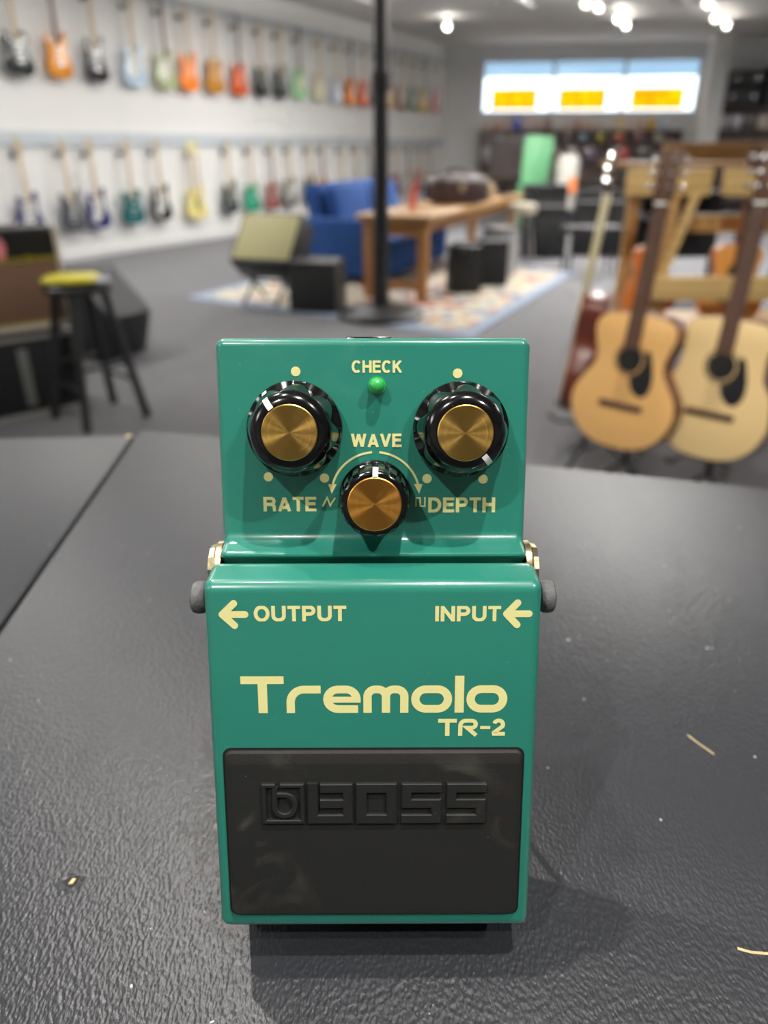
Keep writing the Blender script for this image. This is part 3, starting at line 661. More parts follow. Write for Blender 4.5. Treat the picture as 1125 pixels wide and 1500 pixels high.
# ---------------- acoustic guitars (face toward -y, z up from the bottom of the body)
ABODY = [(.0, .0), (.06, .004), (.12, .028), (.165, .075), (.19, .14), (.185, .20), (.155, .255), (.128, .30), (.122, .34), (.135, .39), (.145, .43), (.135, .47), (.10, .492), (.05, .498), (0, .5)]
def aoutline(k=1.0, w=1.0, waist=1.0):
    half = [(x*w*(waist if .24 < z < .37 else 1), z*k) for x, z in ABODY]
    pts = half + [(-x, z) for x, z in half[-2:0:-1]]
    return spline(pts, 3)
def acoustic(label, M, top, side, w=1.0, waist=1.0, neckm=None, depth=.105):
    g = empty('acoustic_guitar'); g.matrix_world = M
    tag(g, label, 'guitar', 'acoustic guitars')
    out = aoutline(1, w, waist)
    bm = bmesh.new(); prism(bm, out, -depth/2, depth/2, bev=.002, pl='xz'); finish('body', bm, side, g, 40)
    inn = [(x*.985, .25+(z-.25)*.988) for x, z in out]
    bm = bmesh.new(); prism(bm, [(x*1.0, z) for x, z in inn], -depth/2-.003, -depth/2-.0002, bev=.0008, pl='xz'); finish('soundboard', bm, top, g)
    f = -depth/2-.003
    RY = Matrix.Rotation(PI/2, 4, 'X')
    bm = bmesh.new(); lathe(bm, [(.049, 0), (.049, .0008), (0, .0008)], 40, M=Matrix.Translation((0, f, .335)) @ RY); finish('sound_hole', bm, BLK, g)
    bm = bmesh.new(); lathe(bm, [(.060, 0), (.060, .0005), (.054, .0005), (.054, 0)], 40, M=Matrix.Translation((0, f, .335)) @ RY); finish('rosette', bm, ROSE, g)
    bm = bmesh.new(); prism(bm, spline([(.052, .36), (.058, .32), (.04, .288), (.012, .27), (.03, .225), (.065, .205), (.092, .225), (.1, .27), (.088, .33), (.07, .375)], 3), f-.0016, f-.0001, pl='xz'); finish('pickguard', bm, BLK, g)
    bm = bmesh.new(); box(bm, -.085, f-.008, .152, .085, f, .176, bev=.003); finish('bridge', bm, ROSE, g)
    bm = bmesh.new(); prism(bm, [(-.029, .4), (.029, .4), (.0225, .865), (-.0225, .865)], f-.008, f+.016, bev=.004, pl='xz'); finish('neck', bm, neckm or side, g)
    bm = bmesh.new(); prism(bm, [(-.029, .375), (.029, .375), (.0225, .865), (-.0225, .865)], f-.0125, f-.0082, pl='xz'); finish('fretboard', bm, ROSE if not neckm else neckm, g)
    bm = bmesh.new(); prism(bm, [(-.0225, .865), (.0225, .865), (.036, .895), (.037, 1.03), (-.037, 1.03), (-.036, .895)], f-.010, f+.006, bev=.002, pl='xz'); finish('headstock', bm, ROSE, g)
    bm = bmesh.new(); box(bm, -.023, f-.016, .860, .023, f-.008, .868); finish('nut', bm, WHITEG, g)
    for s in (-1, 1):
        for i in range(3):
            z = .915+i*.042; bm = bmesh.new()
            tube(bm, [(s*.038, f, z), (s*.052, f, z)], .004, 6); box(bm, s*.060-.008, f-.004, z-.009, s*.060+.008, f+.004, z+.009, bev=.003)
            tube(bm, [(s*.022, f-.010, z), (s*.022, f-.022, z)], .0055, 8); finish('tuner', bm, CHROME, g)
    bm = bmesh.new()
    for i in range(6):
        x = -.02+i*.008; tube(bm, [(x*1.35, f-.009, .165), (x*.82, f-.0145, .865)], .0006, 4)
    finish('strings', bm, CHROME, g)
    return g
SPRUCE = stripes('honey_spruce', (230, 184, 118), (220, 170, 104), 30, .35); SPRUCE2 = stripes('pale_spruce', (236, 208, 152), (226, 194, 136), 30, .35)
MAHOG = mat('mahogany', (104, 48, 36), .3, var=.25, scale=10, coat=.4); ORNG = mat('orange_lacquer', (214, 120, 40), .3, coat=.4, var=.15); NATUR = mat('golden_spruce', (226, 160, 80), .35, var=.1)
REDM = mat('dark_red_lacquer', (140, 60, 60), .3, coat=.4); DKSIDE = mat('dark_side', (58, 36, 30), .35)
def GM(x, y, z, yaw, lean, roll=0):
    return Matrix.Translation((x, y, z)) @ Matrix.Rotation(R(yaw), 4, 'Z') @ Matrix.Rotation(R(-lean), 4, 'X') @ Matrix.Rotation(R(roll), 4, 'Y')
acoustic('honey-coloured acoustic guitar with dark pickguard, standing nearest the pedal', GM(.905, 2.68, .262, -42, 8, 0), SPRUCE, MAHOG, w=1.07)
acoustic('pale spruce acoustic guitar with dark pickguard, at the right edge', GM(1.185, 2.55, .272, -42, 8, 0), SPRUCE2, MAHOG, w=1.06, waist=1.12)
acoustic('acoustic guitar with reddish-brown sides seen edge-on, left of the honey guitar', GM(.83, 3.12, .268, -110, 6, 0), SPRUCE2, MAHOG, w=.9, neckm=CREAMG)
# stands under the three front guitars
def stand(x, y, yaw, label, zc=.26):
    t = empty('guitar_stand', (x, y, 0), (0, 0, R(yaw))); tag(t, label, 'guitar stand', 'guitar stands')
    bm = bmesh.new(); tube(bm, [(0, .1, .16), (0, .14, .55), (0, .17, .62)], .011, 8); finish('post', bm, BLK, t)
    for a in (90, 210, 330):
        bm = bmesh.new(); tube(bm, [(0, .1, .17), (.2*math.cos(R(a)), .1+.2*math.sin(R(a)), .008)], .008, 8); finish('leg', bm, BLK, t)
    bm = bmesh.new()
    tube(bm, [(0, .1, .17), (0, .08, .235)], .01, 8)
    for s in (-1, 1): tube(bm, [(0, .08, .235), (s*.09, .06, .235), (s*.1, -.055, .235), (s*.1, -.09, .262)], .007, 8)
    finish('cradle', bm, BLK, t)
stand(.905, 2.68, -42, 'black guitar stand holding the honey-coloured guitar'); stand(1.185, 2.55, -42, 'black guitar stand holding the pale guitar at the right edge')
stand(.83, 3.12, -110, 'black guitar stand holding the guitar seen edge-on')

# ---------------- wooden guitar rack with guitars in it
PINE = stripes('light_pine', (222, 190, 128), (206, 170, 108), 6, .5, 'Z'); PINE2 = stripes('tan_pine', (186, 146, 92), (172, 132, 80), 6, .5, 'Z')
rk = empty('guitar_rack', (0, 0, 0)); tag(rk, 'light pine guitar rack with wide boards behind the two front guitars', 'rack')
def board(n_, m_, *a, rot=None):
    bm = bmesh.new(); box(bm, *a, bev=.004); return finish(n_, bm, m_, rk)
board('lower_board', PINE, 1.27, 3.70, .625, 3.0, 3.74, .735)
board('upper_board', PINE, 1.16, 3.84, 1.09, 1.56, 3.88, 1.205); board('upper_board', PINE, 1.62, 3.84, 1.09, 3.0, 3.88, 1.205)
board('top_board', PINE2, 1.16, 4.06, 1.205, 3.0, 4.40, 1.23); board('top_board', PINE2, 1.50, 4.40, 1.225, 3.0, 4.44, 1.32)
board('middle_board', PINE, 1.60, 4.10, .90, 3.0, 4.14, .985)
board('shelf', PINE2, 1.30, 3.75, .42, 3.0, 4.40, .445)
for x0, y0, x1, y1, z in ((1.30, 3.72, 1.38, 3.87, 1.1), (2.9, 3.72, 2.98, 3.87, 1.1), (1.30, 4.38, 1.36, 4.38, 1.22), (2.9, 4.38, 2.98, 4.38, 1.22)):
    bm = bmesh.new(); box(bm, x0+.03, y0-.02 if 0 else 3.75 if y0 < 4 else 4.34, 0, x0+.09, 3.80 if y0 < 4 else 4.39, z, bev=.003); finish('upright', bm, PINE2, rk)
bm = bmesh.new(); prism(bm, [(1.335, .72), (1.375, .72), (1.485, 1.12), (1.445, 1.12)], 3.745, 3.775, pl='xz'); finish('brace', bm, PINE, rk)
acoustic('golden acoustic guitar in the pine rack behind the pale guitar', GM(1.80, 3.95, .447, -6, 3) @ Matrix.Scale(.82, 4), NATUR, ORNG, w=1.0)
acoustic('orange-brown acoustic guitar at the left end of the pine rack', GM(1.36, 3.95, .447, -5, 3) @ Matrix.Scale(.8, 4), ORNG, ORNG, w=.75)
acoustic('golden acoustic guitar farthest right in the pine rack', GM(2.24, 3.95, .447, -6, 3) @ Matrix.Scale(.82, 4), NATUR, MAHOG, w=1.0)
acoustic('dark red acoustic guitar standing on the floor behind the pine rack', GM(1.68, 4.75, .02, -6, 4), REDM, REDM)

# ================================================================== MID-GROUND
# pole with round base
POLE = mat('black_powdercoat', (34, 35, 37), .45)
t = empty('display_pole', (-.025, 6.38, .0118)); tag(t, 'tall black telescopic pole on a round black base, middle of the floor', 'pole')
bm = bmesh.new(); lathe(bm, [(0, 0), (.36, 0), (.365, .03), (.34, .05), (.15, .075), (.08, .09), (0, .09)], 56); finish('base', bm, POLE, t)
bm = bmesh.new(); lathe(bm, [(0, .085), (.072, .085), (.066, .3), (.056, 1.72), (.056, 1.75), (0, 1.75)], 28); finish('lower_tube', bm, POLE, t)
bm = bmesh.new(); lathe(bm, [(.064, 1.66), (.066, 1.68), (.066, 1.78), (.05, 1.8), (0, 1.8)], 28); finish('collar', bm, BLK, t)
bm = bmesh.new(); lathe(bm, [(0, 1.8), (.050, 1.8), (.050, 3.385), (0, 3.385)], 28); finish('upper_tube', bm, POLE, t)

# rug
def rugmat():
    m = mat('patterned_rug', (206, 200, 186), .9, bump=.3, bscale=200); nt = m.node_tree; b = nt.nodes['Principled BSDF']
    tc = nt.nodes.new('ShaderNodeTexCoord'); v = nt.nodes.new('ShaderNodeTexVoronoi'); v.inputs['Scale'].default_value = 11
    nt.links.new(tc.outputs['Object'], v.inputs['Vector'])
    cr = nt.nodes.new('ShaderNodeValToRGB'); cr.color_ramp.interpolation = 'CONSTANT'
    els = [(0, (200, 194, 178)), (.35, (214, 206, 190)), (.5, (178, 112, 96)), (.6, (206, 200, 184)), (.75, (104, 124, 156)), (.86, (200, 184, 140))]
    while len(cr.color_ramp.elements) < len(els): cr.color_ramp.elements.new(.5)
    for e, (p, c) in zip(cr.color_ramp.elements, els): e.position = p; e.color = (*lin(c), 1)
    sp = nt.nodes.new('ShaderNodeSeparateColor'); nt.links.new(v.outputs['Color'], sp.inputs[0]); nt.links.new(sp.outputs[0], cr.inputs[0])
    nt.links.new(cr.outputs[0], b.inputs['Base Color']); return m
rug = empty('area_rug'); tag(rug, 'cream rug with blue border and red flecks on the carpet under pole and table', 'rug')
rp = [(-1.88, 7.24), (.66, 5.6), (2.20, 8.84), (-.34, 10.48)]
bm = bmesh.new(); prism(bm, rp, .001, .009); finish('border', bm, mat('rug_border_blue', (150, 164, 186), .9, var=.1), rug)
cx, cy = cnt(rp); ins = [(cx+(x-cx)*.92, cy+(y-cy)*.92) for x, y in rp]
bm = bmesh.new(); prism(bm, ins, .009, .0115); finish('pile', bm, rugmat(), rug)

# wooden work table
OAK = stripes('worn_oak', (176, 138, 92), (158, 120, 76), 5, .45); OAKD = stripes('oak_leg', (178, 128, 76), (160, 112, 64), 5, .5, 'Z')
tb = empty('wooden_table', (.37, 6.98, 0.0115), (0, 0, math.atan2(.92, .38)))   # local x along the table, y to its left
tag(tb, 'long wooden table with thick top beside the blue sofa', 'table')
finish('tabletop', nbox(-.06, -.05, .69, 3.6, .66, .745, bev=.008), OAK, tb)
for x, y in ((.02, 0), (.02, .53), (3.42, 0), (3.42, .53)): finish('leg', nbox(x, y, 0, x+.09, y+.09, .6895, bev=.004), OAKD, tb)
finish('apron', nbox(.11, .03, .59, 3.42, .06, .6895), OAKD, tb); finish('apron', nbox(.05, .09, .56, .08, .53, .6895), OAKD, tb)
finish('stretcher', nbox(.05, .09, .08, .09, .53, .16, bev=.003), OAKD, tb)
# duffel bag on the table
def blob(name, dims, m, loc, yaw=0, p=4, n=24, rings=14, parent=None, squash=1):
    bm = bmesh.new(); vs = []
    for i in range(rings+1):
        ph = -PI/2+PI*i/rings; ring = []
        for k in range(n):
            a = 2*PI*k/n
            f = lambda c: math.copysign(abs(c)**(2/p), c)
            ring.append(bm.verts.new((dims[0]*f(math.cos(ph))*f(math.cos(a)), dims[1]*f(math.cos(ph))*f(math.sin(a)), dims[2]*(f(math.sin(ph))+1))))
        vs.append(ring)
    for a, b in zip(vs, vs[1:]):
        for k in range(n): bm.faces.new((a[k], a[(k+1) % n], b[(k+1) % n], b[k]))
    bmesh.ops.remove_doubles(bm, verts=bm.verts, dist=1e-5)
    return finish(name, bm, m, parent, 60, loc=loc, rot=(0, 0, yaw))
LEATH = mat('dark_brown_leather', (58, 44, 42), .38, var=.2, scale=10, bump=.4, bscale=40)
YT = math.atan2(.92, .38)
bg = empty('leather_bag', (.76, 8.45, .757), (0, 0, YT-.9)); tag(bg, 'dark brown leather duffel bag on the wooden table', 'bag')
blob('body', (.34, .16, .14), LEATH, (0, 0, 0), p=4, parent=bg)
for s in (-1, 1):
    bm = bmesh.new(); tube(bm, [(-.12, s*.1, .2), (-.1, s*.07, .31), (0, s*.05, .34), (.1, s*.07, .31), (.12, s*.1, .2)], .011, 8); finish('handle', bm, LEATH, bg)
bm = bmesh.new(); box(bm, -.03, -.170, .13, .03, -.158, .2, bev=.004); finish('buckle', bm, mat('pale_brass', (220, 205, 165), .3, .8), bg)
tag(blob('fabric_case', (.2, .12, .10), mat('tan_canvas', (150, 128, 96), .8, var=.2), (1.1, 9.0, .757), YT, p=3), 'tan canvas case lying on the wooden table behind the leather bag', 'case')
bm = bmesh.new(); lathe(bm, [(0, 0), (.035, 0), (.035, .14), (.014, .18), (.014, .22), (0, .22)], 20)
tag(finish('spray_bottle', bm, mat('red_orange_plastic', (214, 96, 70), .35), loc=(.27, 7.55, .757)), 'small red-orange bottle on the near end of the wooden table', 'bottle')
# monitor on the far end of the table
mn = empty('computer_monitor', (1.47, 9.9, .757), (0, 0, R(-8))); tag(mn, 'dark monitor on a black stand at the far end of the wooden table', 'monitor')
finish('screen', nbox(-.2, -.02, .16, .2, .02, .62, bev=.006), BLK, mn)
finish('display_panel', nbox(-.18, -.024, .2, .18, -.0202, .6), mat('dim_display', (70, 66, 66), .3, var=.5, scale=9), mn)
finish('stand', nbox(-.04, -.01, .01, .04, .03, .17), BLK, mn); finish('foot', nbox(-.13, -.09, 0, .13, .09, .012, bev=.003), BLK, mn)

# blue sofa behind the table
VELV = mat('blue_velvet', (20, 66, 128), .9, var=.2, scale=5)
so = empty('sofa', (0.0, 7.86, .0115), (0, 0, YT)); tag(so, 'blue velvet sofa behind the wooden table', 'sofa')
finish('seat_base', nbox(.16, 0, .06, 1.9, .88, .26, bev=.02), VELV, so)
finish('armrest', nbox(0, 0, .06, .158, .9, .63, bev=.035, seg=3), VELV, so); finish('armrest', nbox(1.902, 0, .06, 2.06, .9, .63, bev=.035, seg=3), VELV, so)
bm = bmesh.new(); prism(bm, [(.66, .26), (.88, .26), (.98, .93), (.82, .95)], .165, 1.895, bev=.03, pl='yz', seg=3); finish('backrest', bm, VELV, so)
for x in (.17, 1.035):
    finish('seat_cushion', nbox(x, -.01, .262, x+.855, .66, .42, bev=.04, seg=3), VELV, so)
    M = Matrix.Translation((x, .66, .425)) @ Matrix.Rotation(R(-12), 4, 'X'); bm = bmesh.new(); box(bm, .01, -.14, 0, .845, .0, .50, bev=.05, seg=3, M=M); finish('back_cushion', bm, VELV, so)
for x, y in ((.04, .04), (1.98, .04), (.04, .84), (1.98, .84)): finish('foot', nbox(x, y, 0, x+.05, y+.05, .062), OAKD, so)

# amps
TOLEX = mat('black_tolex', (30, 31, 33), .5, var=.15, scale=200, bump=.3, bscale=400); GRL = mat('cream_grille_cloth', (178, 172, 128), .75, var=.06, scale=60); GRB = mat('black_grille_cloth', (24, 25, 27), .7)
def amp(label, M, w, h, d, grille, knobs=5, piping=None, gz=(.05, .78), top_strip=True, name='guitar_amplifier', group='guitar amplifiers', tolex=None):
    a = empty(name); a.matrix_world = M; tag(a, label, 'amplifier', group)
    finish('cabinet', nbox(-w/2, 0, 0, w/2, d, h, bev=.012), tolex or TOLEX, a)
    finish('grille', nbox(-w/2+.025, -.006, h*gz[0], w/2-.025, -.0003, h*gz[1], bev=.002), grille, a)
    if top_strip:
        finish('control_strip', nbox(-w/2+.025, -.005, h*gz[1]+.02, w/2-.025, -.0003, h-.025), BLK, a)
        for i in range(knobs):
            bm = bmesh.new(); x = -w/2+.08+i*(w-.16)/max(1, knobs-1)
            lathe(bm, [(.012, 0), (.011, .014), (0, .014)], 12, M=Matrix.Translation((x, -.005, (h*gz[1]+h)/2)) @ Matrix.Rotation(PI/2, 4, 'X')); finish('knob', bm, CHROME, a)
    bm = bmesh.new(); tube(bm, [(-.11, d/2, h), (-.1, d/2, h+.025), (.1, d/2, h+.025), (.11, d/2, h)], .008, 8); finish('handle', bm, BLK, a)
    if piping:
        bm = bmesh.new(); q = .010
        for x0, z0, x1, z1 in ((-w/2+.012, h*gz[0]-q, w/2-.012, h*gz[0]+q), (-w/2+.012, h*gz[1]-q, w/2-.012, h*gz[1]+q)): box(bm, x0, -.012, z0, x1, -.0063, z1)
        finish('piping', bm, piping, a)
    return a
# combo tilted back on a folding stand
amp('black combo amplifier with cream grille, tilted back on a folding stand', Matrix.Translation((-1.09, 6.74, .40)) @ Matrix.Rotation(R(-20), 4, 'Z') @ Matrix.Rotation(R(-41), 4, 'X'), .60, .50, .27, GRL, 0, gz=(.05, .95), top_strip=False)
st = empty('amplifier_stand', (-1.05, 6.86, .0118), (0, 0, R(-20))); tag(st, 'black folding stand under the tilted cream-grille amplifier', 'stand')
for s in (-1, 1):
    bm = bmesh.new(); tube(bm, [(s*.16, -.16, .015), (s*.16, .21, .33)], .014, 8); finish('leg', bm, BLK, st)
    bm = bmesh.new(); tube(bm, [(s*.16, .26, .015), (s*.16, -.06, .27)], .014, 8); finish('leg', bm, BLK, st)
bm = bmesh.new(); tube(bm, [(-.16, .04, .195), (.16, .04, .195)], .010, 8); finish('crossbar', bm, BLK, st)
amp('small black cube amplifier on the rug left of the pole', Matrix.Translation((-.62, 6.50, .0118)) @ Matrix.Rotation(R(-14), 4, 'Z'), .42, .42, .34, GRB, 4)
amp('small black amplifier under the wooden table, left of two', Matrix.Translation((.80, 7.42, .0118)) @ Matrix.Rotation(R(10), 4, 'Z'), .30, .44, .22, GRB, 3)
amp('small black amplifier under the wooden table, right of two', Matrix.Translation((1.12, 7.85, .0118)) @ Matrix.Rotation(R(10), 4, 'Z'), .30, .44, .22, GRB, 3)
# left: brown-grille combo on a black cabinet
BRN = stripes('brown_basket_grille', (132, 100, 80), (112, 84, 66), 60, .7, 'DIAGONAL'); GPIP = mat('gold_piping', (150, 136, 50), .4, .3); WPIP = mat('cream_piping', (196, 186, 170), .5)
ang = math.atan2(.26, .30)
MA = Matrix.Translation((-1.665, 3.99, 0)) @ Matrix.Rotation(ang, 4, 'Z') @ Matrix.Translation((-.36, 0, 0))
a = amp('brown-grille combo amplifier with gold stripe and cream edge, stacked at the left edge', MA @ Matrix.Translation((0, 0, .452)), .72, .49, .27, BRN, 0, gz=(.07, .70), piping=GPIP)
finish('edge_trim', nbox(.338, -.014, .01, .36, -.0065, .48), WPIP, a); finish('edge_trim', nbox(-.35, -.014, .0, .35, -.0065, .03), WPIP, a)
bm = bmesh.new(); lathe(bm, [(.02, 0), (.018, .006), (0, .007)], 20, M=Matrix.Translation((.20, -.012, .343)) @ Matrix.Rotation(PI/2, 4, 'X')); finish('badge', bm, GPIP, a)
PK = mat('pink_paper', (226, 134, 140), .7)
bm = bmesh.new(); lathe(bm, [(.028, 0), (.028, .002), (0, .002)], 24, M=Matrix.Translation((.075, -.0125, .40)) @ Matrix.Rotation(PI/2, 4, 'X') @ Matrix.Scale(1.9, 4, (0, 1, 0))); 
tag(finish('price_tag', bm, PK, mw=None), 'pink oval price tag on the brown-grille amplifier', 'tag').matrix_world = MA @ Matrix.Translation((0, 0, .452))
a = amp('black speaker cabinet with pale edge trim, underneath the brown-grille amplifier', MA, .74, .425, .30, GRB, 0, gz=(.08, .93), top_strip=False)
for z in (.0, .40): finish('edge_trim', nbox(-.36, -.014, z+.004, .36, -.0065, z+.024), mat('grey_trim', (150, 150, 144), .5), a)
finish('corner_guard', nbox(.33, -.016, .02, .365, -.0065, .40), mat('grey_trim', (120, 124, 118), .5), a)
finish('vent_badge', nbox(.05, -.012, .06, .10, -.0065, .36, bev=.003), mat('grey_trim', (110, 114, 108), .5), a)
tag(blob('amplifier_cover', (.13, .1, .04), mat('grey_cloth', (112, 114, 118), .9, var=.2), (0, 0, 0), p=2.6), 'folded grey cloth lying on the brown-grille amplifier', 'cloth').matrix_world = MA @ Matrix.Translation((-.08, .13, .966))
# floor wedge behind the stool
wd_ = empty('floor_monitor', (-1.99, 5.15, 0), (0, 0, R(-26))); tag(wd_, 'black wedge floor monitor behind the stool', 'speaker')
M = Matrix.Translation((0, 0, 0.0))
bm = bmesh.new(); prism(bm, [(-.26, .0), (.24, .0), (.34, .30), (.02, .60), (-.26, .34)], -.2, .2, bev=.012, pl='xz'); finish('cabinet', bm, TOLEX, wd_)
bm = bmesh.new(); prism(bm, [(.0, .585), (.035, .585), (.345, .30), (.31, .28)], -.18, .18, pl='xz'); finish('grille', bm, mat('grey_metal_grille', (72, 74, 78), .5), wd_)

# stool
stl = empty('bar_stool', (-1.515, 3.78, 0), (0, 0, R(48))); tag(stl, 'black wooden round stool with a yellow packet on its seat, at left', 'stool')
bm = bmesh.new(); lathe(bm, [(0, .655), (.15, .655), (.165, .665), (.165, .685), (.155, .693), (0, .693)], 40); finish('seat', bm, POLE, stl)
for k in range(4):
    a_ = R(45+90*k); q = Vector((math.cos(a_), math.sin(a_), 0))
    bm = bmesh.new(); tube(bm, [q*.245, q*.12+Vector((0, 0, .656))], [.022, .02], 10); finish('leg', bm, POLE, stl)
    b_ = R(45+90*(k+1)); r2 = Vector((math.cos(b_), math.sin(b_), 0)); zz = .2 if k % 2 else .3
    f_ = .245-.125*zz/.656
    bm = bmesh.new(); tube(bm, [q*f_+Vector((0, 0, zz)), r2*f_+Vector((0, 0, zz))], .011, 8); finish('rung', bm, POLE, stl)
pk = blob('snack_packet', (.135, .12, .022), mat('yellow_foil', (214, 204, 40), .4, var=.25, scale=8), (-1.545, 3.78, .694), R(10), p=3); tag(pk, 'yellow packet lying on the seat of the black stool', 'packet')
tag(blob('folded_cloth', (.035, .06, .013), mat('white_cloth', (190, 190, 200), .8), (-1.40, 3.80, .694), R(10), p=3), 'small white folded cloth at the right side of the stool seat', 'cloth')

# chrome stool with white seat, drum under the table
t = empty('round_stool', (1.62, 9.3, .0)); tag(t, 'round white-seated stool with chrome legs beyond the wooden table', 'stool')
bm = bmesh.new(); lathe(bm, [(0, .60), (.15, .60), (.165, .63), (.16, .70), (.1, .715), (0, .715)], 30); finish('seat', bm, mat('cream_vinyl', (190, 182, 162), .5), t)
for k in range(4):
    a_ = R(20+90*k); q = Vector((math.cos(a_), math.sin(a_), 0)); bm = bmesh.new(); tube(bm, [q*.2+Vector((0, 0, .01)), q*.11+Vector((0, 0, .6))], .013, 8); finish('leg', bm, CHROME, t)
t = empty('floor_tom', (1.27, 8.55, .0118)); tag(t, 'pale grey drum standing under the far part of the wooden table', 'drum')
bm = bmesh.new(); lathe(bm, [(0, .04), (.19, .04), (.19, .50), (0, .50)], 32); finish('shell', bm, mat('pale_grey_drum', (150, 150, 150), .4, var=.2, scale=4), t)
for z in (.04, .48):
    bm = bmesh.new(); lathe(bm, [(.188, z), (.2, z), (.2, z+.03), (.188, z+.03)], 32); finish('hoop', bm, CHROME, t)
for k in range(3):
    a_ = R(30+120*k); bm = bmesh.new(); tube(bm, [(.2*math.cos(a_), .2*math.sin(a_), 0), (.2*math.cos(a_), .2*math.sin(a_), .3)], .008, 6); finish('leg', bm, CHROME, t)

# dark amps and benches in the back, right of the table
spots = [((2.05, 10.1), .55, .62, 'leftmost of the row beyond the table'), ((2.82, 10.3), .65, .66, 'second in the row beyond the table'), ((3.45, 10.2), .55, .50, 'third in the row beyond the table'), ((2.3, 11.3), .60, .82, 'tall one behind the row beyond the table'), ((3.1, 11.5), .6, .75, 'rear right behind the row beyond the table')]
for (x, y), w_, h_, lb in spots:
    amp('black guitar amplifier, '+lb, Matrix.Translation((x, y, .001)) @ Matrix.Rotation(R(random.uniform(-8, 8)), 4, 'Z'), w_, h_, .28, GRB, 5)
bn = empty('keyboard_bench', (2.35, 8.9, 0), (0, 0, R(6))); tag(bn, 'black padded bench left of the edge-on guitar neck', 'bench')
finish('seat', nbox(-.32, -.16, .42, .32, .16, .5, bev=.02), BLK, bn)
for x in (-.27, .25):
    for y in (-.13, .11): finish('leg', nbox(x, y, 0, x+.025, y+.025, .42), BLK, bn)
t = empty('black_desk', (2.6, 7.0, 0), (0, 0, R(4))); tag(t, 'black desk with two tiers behind the honey guitar neck', 'desk')
finish('desktop', nbox(-.3, -.25, .72, .5, .25, .76, bev=.005), mat('dark_blue_grey_laminate', (52, 62, 76), .3), t); finish('shelf', nbox(-.28, -.05, .92, .48, .25, .95), BLK, t)
finish('modesty_panel', nbox(-.27, .18, .38, .47, .2, .95), BLK, t)
for x in (-.29, .45):
    for y in (-.22, .2): finish('leg', nbox(x, y, 0, x+.035, y+.035, .72), BLK, t)
# green case, white tub
gc = empty('green_case', (2.50, 13.9, .0), (0, R(4), 0)); tag(gc, 'tall mint green instrument case standing beyond the wooden table', 'case')
GRNM = mat('mint_green', (88, 148, 104), .5, var=.06)
bm = bmesh.new(); prism(bm, [(-.24, 0), (.24, 0), (.24, 1.4), (.19, 1.46), (-.18, 1.46), (-.24, 1.40)], -.12, .12, bev=.015, pl='xz'); finish('shell', bm, GRNM, gc)
finish('latch', nbox(.242, -.02, .7, .255, .02, .78), CHROME, gc); finish('handle', nbox(.242, -.06, 1.0, .27, .06, 1.03), BLK, gc)
t = empty('storage_tub', (3.04, 13.5, 0)); tag(t, 'white tub with orange label right of the green case', 'tub')
bm = bmesh.new(); lathe(bm, [(0, .35), (.16, .35), (.19, 1.08), (.15, 1.18), (0, 1.18)], 24); finish('shell', bm, mat('white_plastic', (180, 178, 170), .5), t)
finish('label_patch', nbox(0, -.205, .62, .13, -.18, .84), mat('orange_label', (214, 124, 70), .6), t)
bm = bmesh.new(); lathe(bm, [(0, 0), (.24, 0), (.24, .349), (0, .349)], 24); finish('base', bm, BLK, t)

# far shelving under the window
SHELF = mat('dark_brown_shelf', (112, 98, 90), .6, var=.1)
def shelf_unit(x0, x1, label, zs, top, y=-.42):
    u = empty('shelf_unit'); u.matrix_world = MF; tag(u, label, 'shelf', 'far wall shelves')
    for z in zs: finish('shelf_board', nbox(x0, y, z-.03, x1, -.005, z), SHELF, u)
    for x in (x0, x1-.04): finish('upright', nbox(x, y, 0, x+.04, -.005, top), SHELF, u)
    finish('back_panel', nbox(x0, -.0045, 0, x1, -.002, top), SHELF, u)
    return u
shelf_unit(.85, 2.35, 'dark brown shelf unit under the window, left third', (.15, .55, .98, 1.42, 1.64), 1.64)
shelf_unit(2.36, 3.9, 'dark brown shelf unit under the window, middle third', (.15, .55, .98, 1.42, 1.64), 1.64)
shelf_unit(3.91, 5.45, 'dark brown shelf unit under the window, right third', (.15, .55, .98, 1.42, 1.64), 1.64)
shelf_unit(6.1, 9.5, 'dark shelf unit with guitar cases on top, right of the white column', (.15, .55, .98, 1.42, 1.66, 2.08), 2.08)
cols = [((208, 186, 176), 'pale pink'), ((196, 170, 150), 'beige'), ((186, 140, 120), 'terracotta'), ((210, 204, 196), 'off-white'), ((150, 120, 110), 'brown'), ((120, 126, 140), 'slate'), ((70, 84, 190), 'bright blue'), ((228, 206, 160), 'cream'), ((206, 160, 30), 'mustard yellow'), ((176, 196, 210), 'light blue')]
def item(x, z, w_, h_, c, word, where, d=.2):
    o = finish('small_box', nbox(-w_/2, -d, 0, w_/2, 0, h_, bev=.006), paint(c)); o.matrix_world = MF @ Matrix.Translation((x, -.12, z+.0005))
    tag(o, '%s small box %s' % (word, where), 'box', 'small boxes on the far shelves'); return o
seq = [0, 2, 1, 3, 0, 1, 4, 3, 0, 2, 1, 0, 3, 2, 0, 1, 3, 0]
xs = [1.0+.235*i for i in range(18)]
for i, x in enumerate(xs):
    c, wrd = cols[seq[i]]; wh = 'on top of the shelves under the window, %s from left' % ordn[i]
    if i == 3: c, wrd = cols[6]
    if i == 13: c, wrd = cols[7]
    if i == 16: c, wrd = cols[8]
    if i == 17: c, wrd = cols[9]
    item(x, 1.64, .14+.06*random.random(), .16+.1*random.random() if i not in (3, 13) else .30, c, wrd, wh)
